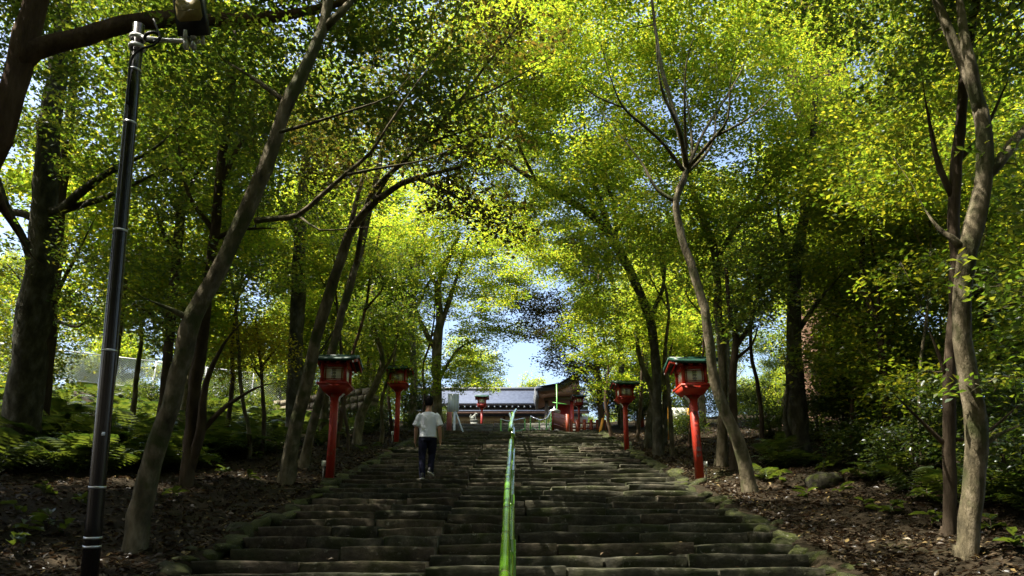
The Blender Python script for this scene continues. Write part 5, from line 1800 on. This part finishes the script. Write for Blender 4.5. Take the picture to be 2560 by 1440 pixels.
for i, (px, py, D, w, ln_, sd) in enumerate(STEMS):
    r_ = random.Random(600 + i)
    pts_ = [(px, py, 0, w)]
    for k_ in range(1, 6):
        t_ = k_ / 5
        pts_.append((px + ln_ * t_ * 3 + r_.uniform(-10, 10), py - (720 * 15 / D) * t_, 0, w * (1 - 0.65 * t_)))
    top_ = pts_[-1]
    m_ = pts_[3]
    limbs_ = [[(m_[0], m_[1], 0, w * 0.5), (m_[0] + r_.choice((-1, 1)) * 45, m_[1] - 80, 0, w * 0.35), (m_[0] + r_.choice((-1, 1)) * 80, m_[1] - 170, 0, w * 0.2)]]
    tree('slender_tree', STEM_LAB[i], 'tree', ['bark_dark', 'bark_smooth', 'bark_red'][i % 3], 'maple' if i % 2 else 'broad', pts_, limbs_,
         [(top_[0], top_[1] + 60, D, 1.3, 1.2, 0.8), (m_[0] + 20, m_[1] - 90, D, 0.9, 0.9, 0.4)], 700 + i, D=D, density=0.7, group=f'slender stems on the {WHERE[sd]} bank', ring=7)

# -- wood tree prototypes, also used for the unseen trees added for shade
GEN = {}


def generic(kind, seed, leaf, bark, H, blobs, r0, density, leaf_scale, ring=8, lean=0.0, leafmat=None):
    rng = np.random.default_rng(seed)
    n = 6
    pts = [(lean * H * (i / n) ** 1.5 + (rng.normal(0, 0.12) if i else 0), (rng.normal(0, 0.12) if i else 0), H * i / n - (0.4 if i == 0 else 0), r0 * (1 - 0.8 * i / n)) for i in range(n + 1)]
    main = catmull(pts, 0.5)
    paths = [main]
    for k in range(5):
        i = rng.integers(len(main) // 3, len(main) - 2)
        a = rng.uniform(0, 6.28)
        ln = rng.uniform(1.2, 2.6) * H / 10
        d = np.array([math.cos(a), math.sin(a), 0.75]) * ln
        p0 = main[i]
        paths.append(catmull([(p0[0], p0[1], p0[2], p0[3] * 0.6), (p0[0] + d[0] * 0.5, p0[1] + d[1] * 0.5, p0[2] + d[2] * 0.35, p0[3] * 0.42), (p0[0] + d[0], p0[1] + d[1], p0[2] + d[2], p0[3] * 0.22)], 0.4))
    o = make_tree('generic', 'x', 'tree', bark, leaf, paths, blobs, seed, None, density, leaf_scale, ring, near=False, leafmat=leafmat)
    GEN[kind] = o
    return o


def ball_blobs(seed, H, low, rad, n, rz=1.1):
    r = random.Random(seed)
    out = []
    for i in range(n):
        t = (i + 0.5) / n
        z = low + (H - low) * t
        k = rad * (0.45 + 0.75 * math.sin(math.pi * (0.15 + 0.75 * t)))
        a = r.uniform(0, 6.28)
        q = k * r.uniform(0.2, 0.65)
        out.append(((q * math.cos(a), q * math.sin(a), z), k * 0.62, k * 0.62, rz))
    return out


generic('wood_a', 71, 'far', 'bark_moss', 13, ball_blobs(1, 13.5, 3.0, 3.0, 8, 1.2), 0.24, 0.5, 1.0, leafmat='wood_leaf')
generic('wood_b', 72, 'far', 'bark_dark', 15, ball_blobs(2, 15.5, 4.0, 3.2, 8, 1.3), 0.28, 0.52, 1.05)
generic('wood_c', 73, 'far', 'bark_smooth', 10, ball_blobs(3, 10.5, 2.0, 2.6, 7, 1.0), 0.16, 0.70, 0.9, leafmat='maple')
generic('wood_d', 74, 'far', 'bark_dark', 7, ball_blobs(4, 7.5, 0.8, 2.0, 7, 0.8), 0.10, 0.75, 0.75, leafmat='wood_leaf')
used = {k: False for k in GEN}


def place(kind, x, y, s, rz, name, label, group, cat='tree', squash=1.0, z=None):
    zz = float(gz(x, y)) if z is None else z
    if not used[kind]:
        used[kind] = True
        o = GEN[kind]
        o.location = (x, y, zz)
        o.rotation_euler = (0, 0, rz)
        o.scale = (s, s, s * squash)
    else:
        o = copy_tree(GEN[kind], None, (x, y, zz), (0, 0, rz), (s, s, s * squash))
    o.name = name
    tag(o, label, cat, group)
    return o


rt = random.Random(21)
KINDLAB = {'wood_a': 'tall green woodland tree', 'wood_b': 'tall dark woodland tree', 'wood_c': 'yellow-green woodland tree', 'wood_d': 'low bushy woodland tree'}


def wood_label(k, x, y):
    if x < 0:
        w = ('beyond the bright lot behind the chain link fence' if x < -14 else 'close behind the ferns on the left bank' if y < 22 else
             'behind the second left lantern' if y < 36 else 'left of the shrine hall')
    else:
        w = ('far up the right bank' if x > 20 else 'behind the shrubs on the near right bank' if y < 18 else 'around the great cedar' if y < 25 else
             'behind the second right lantern' if y < 38 else 'right of the upswept roof')
    return KINDLAB[k] + ' ' + w


LEFTLAB = 'leafy tree in the dense wood beyond the left bank'
RIGHTLAB = 'leafy tree in the dense wood up the right bank'
BACKLAB = 'sunlit tree in the wood behind the shrine hall'
n_left = 0
for (x, y) in [(-9.5, 21), (-12.5, 18.5), (-7.6, 26.5), (-6.8, 33), (-10, 34), (-8.5, 39), (-12.5, 43), (-8, 46), (-9.5, 16.5), (-6.2, 23.5), (-5.8, 29), (-15, 50), (-21, 49), (-27, 48), (-33, 46), (-39, 43), (-18, 57), (-25, 57), (-32, 55), (-40, 52), (-47, 46), (-24, 66), (-36, 64), (-12, 62), (-44, 33), (-38, 26)]:
    k = rt.choice(['wood_a', 'wood_c', 'wood_c', 'wood_d'] if x > -16 else ['wood_a', 'wood_a', 'wood_c'])
    if abs(x) < 7.6 or y < 18:
        k = rt.choice(['wood_c', 'wood_d'])
    place(k, x + rt.uniform(-0.5, 0.5), y + rt.uniform(-0.6, 0.6), rt.uniform(0.85, 1.15), rt.uniform(0, 6.28), 'woodland_tree', wood_label(k, x, y), 'wood beyond the left bank')
for (x, y) in [(9.5, 20.5), (13, 19), (16, 23), (8, 29), (14, 30), (7.4, 35), (10.5, 36), (17, 36), (8, 41), (12.5, 43), (8.5, 47), (15, 50), (7.6, 13.6), (8.8, 12.4), (7.6, 17.5), (10.5, 15), (23, 41), (30, 42), (37, 38), (22, 52), (29, 54), (36, 52), (44, 46), (33, 64), (24, 64), (42, 32), (34, 27), (25, 22)]:
    k = rt.choice(['wood_a', 'wood_a', 'wood_c', 'wood_c', 'wood_d'])
    if abs(x) < 8.2 or (y < 18 and x < 12):
        k = rt.choice(['wood_c', 'wood_d'])
    if y < 18 and x < 12:
        k = 'wood_d'
    place(k, x + rt.uniform(-0.5, 0.5), y + rt.uniform(-0.6, 0.6), rt.uniform(0.85, 1.15), rt.uniform(0, 6.28), 'woodland_tree', wood_label(k, x, y), 'wood up the right bank')
for i, x in enumerate([-38, -31, -24, -17, -11, -5.5, 0.5, 7, 13, 19, 26, 33, 40]):
    place(['wood_c', 'wood_a', 'wood_c', 'wood_b'][i % 4] if not -12 < x < 9 else 'wood_c', x + rt.uniform(-1, 1), 84 + rt.uniform(-6, 8), rt.uniform(0.95, 1.1) * (1.75 if -12 < x < -3 else 1.42 if -3 <= x < 4 else 1.25 if 4 <= x < 9 else 1.25), rt.uniform(0, 6.28), 'woodland_tree', 'sunlit tree rising ' + ('above the hall roof ridge' if -12 < x < 9 else 'behind the left end of the shrine hall' if x < 0 else 'behind the upswept roof'), 'wood behind the shrine hall')
# unseen trees added beside and behind the viewer to shade the lower steps
for (x, y, k, s) in [(-8.2, 2.6, 'wood_b', 0.95), (-10.5, 8.5, 'wood_a', 1.0), (-6.0, -3.5, 'wood_a', 1.0), (9.8, 1.0, 'wood_b', 0.95), (5.5, -4.5, 'wood_a', 1.0), (-12, -1, 'wood_b', 1.0), (0.5, -6.5, 'wood_b', 1.0), (12, -2, 'wood_b', 1), (-14.5, 6, 'wood_a', 1.1), (-16.5, 13.5, 'wood_b', 1.0), (-4.4, -0.6, 'wood_b', 1.0), (4.2, -1.2, 'wood_b', 1.0), (0.3, -2.6, 'wood_b', 1.05), (-3, -9, 'wood_a', 1.1), (4, -10, 'wood_b', 1.1), (-10, -8, 'wood_a', 1.1), (10, -8, 'wood_a', 1.1), (-17, -4, 'wood_b', 1.0), (17, -5, 'wood_b', 1.0), (17, 5, 'wood_a', 1.0), (0, -15, 'wood_b', 1.2), (-8, -15, 'wood_a', 1.2), (8, -15, 'wood_b', 1.2), (-20, 5, 'wood_a', 1.2)]:
    place(k, x, y, s, rt.uniform(0, 6.28), 'woodland_tree', 'unseen tall tree added to shade the foot of the stairs', 'unseen shade trees added around the foot of the stairs')

# ---- shrubs
def shrub_proto(seed, leaf, H, rad, density, ls):
    rng = np.random.default_rng(seed)
    paths = []
    for k in range(5):
        a = rng.uniform(0, 6.28)
        q = rng.uniform(0.2, 0.7) * rad
        paths.append(catmull([(0.03 * math.cos(a), 0.03 * math.sin(a), -0.15, 0.018), (q * 0.4 * math.cos(a), q * 0.4 * math.sin(a), H * 0.45, 0.013), (q * math.cos(a), q * math.sin(a), H * 0.85, 0.006)], 0.2))
    mb, V, T = grow(rng, paths, [((0, 0, H * 0.62), rad, rad, H * 0.42)], leaf, density, ls, 6, near=False)
    root = empty('shrub', (0, 0, 0))
    mb.build('stems', 'bark_dark', root, smooth_shade=True)
    f = obj('foliage', mesh_np('foliage', V, None, T), 'shrub_leaf', root)
    f['kind'] = 'stuff'
    TOTAL[0] += len(T)
    return root


SH = [shrub_proto(81, 'broad', 1.5, 0.8, 3.0, 0.9), shrub_proto(82, 'broad', 2.3, 0.9, 2.6, 0.95), shrub_proto(83, 'broad', 0.9, 0.7, 3.4, 0.85)]
used_s = [False] * 3
spots = [(2120, 1120, 1), (2190, 1100, 0), (2260, 1110, 1), (2300, 1190, 2), (2170, 1170, 2), (2520, 1120, 1), (2460, 1180, 0), (2540, 1250, 2), (2050, 1090, 2), (1930, 1090, 2), (2330, 1080, 1), (2230, 1040, 1), (2400, 1040, 1), (1715, 1100, 2), (1690, 1075, 2),
         (560, 1030, 0), (620, 1050, 2), (380, 1020, 2), (880, 1060, 2), (930, 1085, 2), (1010, 1065, 0), (1035, 1080, 2), (850, 1040, 0), (700, 1030, 1), (500, 1040, 0), (1060, 1062, 1), (300, 1010, 2), (800, 1030, 1), (2490, 1020, 1), (1890, 1050, 0), (1960, 1030, 1), (1760, 1060, 0), (1520, 1066, 0), (1550, 1064, 1), (1590, 1068, 0), (1640, 1072, 1), (1475, 1056, 2), (1535, 1050, 0), (1610, 1046, 1)]
for i, (px, py, k) in enumerate(spots):
    q, D = hit(px, py)
    s = rt.uniform(0.8, 1.2)
    if used_s[k]:
        o = copy_tree(SH[k], None, q, (0, 0, rt.uniform(0, 6.28)), (s, s, s))
    else:
        used_s[k] = True
        o = SH[k]
        o.location = [float(v) for v in q]
    o.name = 'shrub'
    sd = 'left' if px < 1280 else 'right'
    nr = ('below the fence' if px < 450 else 'among the trunks behind the nearest left lantern' if px < 820 else 'near the second left lantern' if px < 1280 else
          'by the low vermilion fence' if px < 1600 else 'behind the leaning lantern' if px < 1980 else 'on the bank before the great cedar' if px < 2280 else 'around the right-edge trunks')
    tag(o, ['waist-high leafy shrub ', 'tall loose leafy shrub ', 'low spreading leafy shrub '][k] + nr, 'shrub', f'shrubs on the {sd} bank')

for px, D, lb in ((1374, 41, 'pale leafy shrub on the terrace beside the green pole'), (1440, 43, 'leafy shrub on the terrace under the upswept roof'), (1105, 38, 'leafy shrub on the terrace behind the notice board')):
    p_ = P(px, 1050, D)
    o = copy_tree(SH[0], None, (p_[0], p_[1], Z_TOP - 0.05), (0, 0, rt.uniform(0, 6)), (0.8, 0.8, 0.8))
    o.name = 'shrub'
    tag(o, lb, 'shrub', 'shrubs on the terrace')

# ---- ferns on the left slope
def frond_mesh(seed, L=0.75):
    r = random.Random(seed)
    V, T = [], []

    def pt(t):
        return np.array([0, L * (t - 0.12 * t * t), L * (1.0 * t - 0.82 * t * t)])
    n = 13
    for i in range(n):
        t = 0.12 + 0.86 * i / (n - 1)
        p = pt(t)
        w = L * 0.24 * math.sin(math.pi * (0.12 + 0.88 * t) ** 0.9) + 0.01
        d = 0.034 * L / 0.75
        for s in (-1, 1):
            b = len(V)
            tip = p + np.array([s * w, 0.35 * w, -0.18 * w + r.uniform(-0.01, 0.01)])
            V += [p + (0, -d * 0.6, 0), p + (0, d * 0.6, 0), p * 0.5 + tip * 0.5 + (0, d * 0.75, 0.008), tip, p * 0.5 + tip * 0.5 + (0, -d * 0.75, 0.008)]
            T += [(b, b + 1, b + 2), (b, b + 2, b + 4), (b + 4, b + 2, b + 3)]
    b = len(V)
    for i in range(6):
        p = pt(i / 5)
        V += [p + (-0.006, 0, 0.002), p + (0.006, 0, 0.002)]
    Q = [(b + 2 * i, b + 2 * i + 1, b + 2 * i + 3, b + 2 * i + 2) for i in range(5)]
    me = mesh_np('frond', np.array(V), Q, T)
    me.materials.append(M['fern'])
    return me


FR = [frond_mesh(i, L) for i, L in enumerate((0.75, 0.68, 0.82))]
rf = random.Random(8)


def fern(q, s, D=20):
    root = empty('fern', (float(q[0]), float(q[1]), float(q[2]) - 0.02))
    root.scale = (s, s, s)
    tag(root, ('large' if s > 1.28 else 'small') + ' green fern clump ' + ('just below the chain link fence' if D > 25 else 'beside the big mossy trunk' if q[0] < -8.5 else 'among the trunks left of the stairs'), 'fern', 'ferns on the left slope')
    n = rf.randint(6, 9)
    for i in range(n):
        obj('frond', rf.choice(FR), None, root, (0, 0, 0), (rf.uniform(-0.05, 0.55), rf.gauss(0, 0.15), i * 6.28 / n + rf.uniform(-0.3, 0.3)), None)


cnt = 0
tries = 0
while cnt < 190 and tries < 3000:
    tries += 1
    px, py = rf.uniform(-40, 980), rf.uniform(975, 1190)
    # dense to the left and far, thin near the stairs
    edge_y = 1185 - 0.0 * px if px < 480 else 1150 - (px - 480) * 0.10
    if py > edge_y:
        continue
    if px > 700 and rf.random() < 0.55:
        continue
    q, D = hit(px, py)
    if q[0] > -4.6 or D > 34:
        continue
    fern(q, rf.uniform(0.95, 1.6), D)
    cnt += 1

cnt = 0
while cnt < 46:
    px, py = rf.uniform(1900, 2580), rf.uniform(1075, 1290)
    if px < 2250 and py > 1200:
        continue
    q_, D = hit(px, py)
    if q_[0] < 4.6 or D > 26:
        continue
    s_ = rf.uniform(0.6, 1.05)
    root = empty('fern', (float(q_[0]), float(q_[1]), float(q_[2]) - 0.02))
    root.scale = (s_, s_, s_)
    tag(root, ('large' if s_ > 0.82 else 'small') + ' dark fern clump ' + ('around the thick knotted trunk' if px < 2130 else 'below the shrubs of the right bank' if px < 2350 else 'around the right-edge trunks'), 'fern', 'ferns on the right bank')
    n = rf.randint(5, 8)
    for i in range(n):
        obj('frond', rf.choice(FR), None, root, (0, 0, 0), (rf.uniform(-0.05, 0.55), rf.gauss(0, 0.15), i * 6.28 / n + rf.uniform(-0.3, 0.3)), None)
    cnt += 1

# low broad-leaved plants on the forest floor
def floor_plant(seed):
    r = random.Random(seed)
    root = empty('floor_plant', (0, 0, 0))
    V = []
    return root


LEAFBIG = mesh_np('leaf', [(0, 0, 0), (0.05, 0.07, 0.03), (0.045, 0.15, 0.025), (0, 0.22, -0.02), (-0.045, 0.15, 0.025), (-0.05, 0.07, 0.03), (0, 0.10, 0.0)], None,
                  [(0, 1, 6), (1, 2, 6), (2, 3, 6), (3, 4, 6), (4, 5, 6), (5, 0, 6)])
LEAFBIG.materials.append(M['fern'])
for i, (px, py) in enumerate([(66, 1335), (120, 1320), (160, 1345), (2130, 1200), (2170, 1195), (2250, 1230), (2020, 1255), (2160, 1280), (2320, 1250), (2510, 1240), (2060, 1180), (900, 1130), (945, 1120), (640, 1150), (690, 1135), (1990, 1140), (2480, 1330), (560, 1190), (2230, 1290), (40, 1290), (200, 1270), (110, 1240), (30, 1380), (430, 1250), (620, 1200), (2330, 1320), (2100, 1240), (1950, 1210), (2540, 1380)]):
    q, D = hit(px, py)
    root = empty('floor_plant', q)
    sd = 'left' if px < 1280 else 'right'
    tag(root, f'low broad-leaved plant on the shaded soil of the {sd} bank', 'plant', f'low plants on the {sd} bank')
    MB().tube([(0, 0, -0.05), (0, 0, 0.16)], 0.006, 5).build('stem', 'bark_dark', root)
    for k in range(rf.randint(5, 8)):
        obj('leaf', LEAFBIG, None, root, (0, 0, rf.uniform(0.05, 0.18)), (rf.uniform(-0.2, 0.5), 0, rf.uniform(0, 6.28)), [rf.uniform(0.7, 1.2)] * 3)

# ---- rocks on the right bank
for i, (px, py, s, lb) in enumerate([(2060, 1215, (0.3, 0.28, 0.2), 'small mossy rock before the knotted trunk'), (1700, 1225, (0.35, 0.3, 0.14), 'flat stone beside the foot of the leaning lantern'),
                                     (2540, 1185, (0.5, 0.45, 0.4), 'pale rock at the far right edge')]):
    q, D = hit(px, py)
    me = lump_mesh(500 + i, 1, 1, 1, 3, 0.12, 'rock')
    o = obj('rock', me, 'rock', None, q + np.array([0, 0, s[2] * 0.25]), (0, 0, rf.uniform(0, 3)), s)
    tag(o, lb, 'rock')

# ---- fallen leaves
rng = np.random.default_rng(99)
N = 95000
u = rng.uniform(0, 1, N)
yl = 4.8 + 24 * u ** 2.0
sgn = np.where(rng.uniform(0, 1, N) < 0.42, -1, 1)
xl = sgn * (3.65 + 11 * rng.uniform(0, 1, N) ** 1.25)
zl = gz(xl, yl) + rng.uniform(0.004, 0.035, N)
C = np.stack([xl, yl, zl], 1)
L = rng.uniform(0.05, 0.125, N)
V, T = leaves_np(rng, C, L, L * rng.uniform(0.3, 0.5, N), 0.42, 0.0)
o = obj('fallen_leaves', mesh_np('fallen_leaves', V, None, T), 'litter')
tag(o, 'dry brown leaves carpeting both banks', 'leaves', kind='stuff')
# some on the steps, lying on the treads
N = 700
C = []
allr = near_rows
for i in range(N):
    y, z = rf.choice(allr)
    x = rf.uniform(-3.3, 3.3)
    C.append((x, y + rf.uniform(0.08, 0.45) + (-0.24 if x < JOINT else 0), z + 0.02 - (0.24 * SLOPE if x < JOINT else 0)))
L = rng.uniform(0.04, 0.08, N)
V, T = leaves_np(rng, np.array(C), L, L * 0.45, 0.2, 0.0)
o = obj('fallen_leaves', mesh_np('fallen_leaves', V, None, T), 'litter')
tag(o, 'scattered dry leaves lying on the stone treads', 'leaves', kind='stuff')
print('STONES', n_st, 'LEAF TRIS', TOTAL[0])
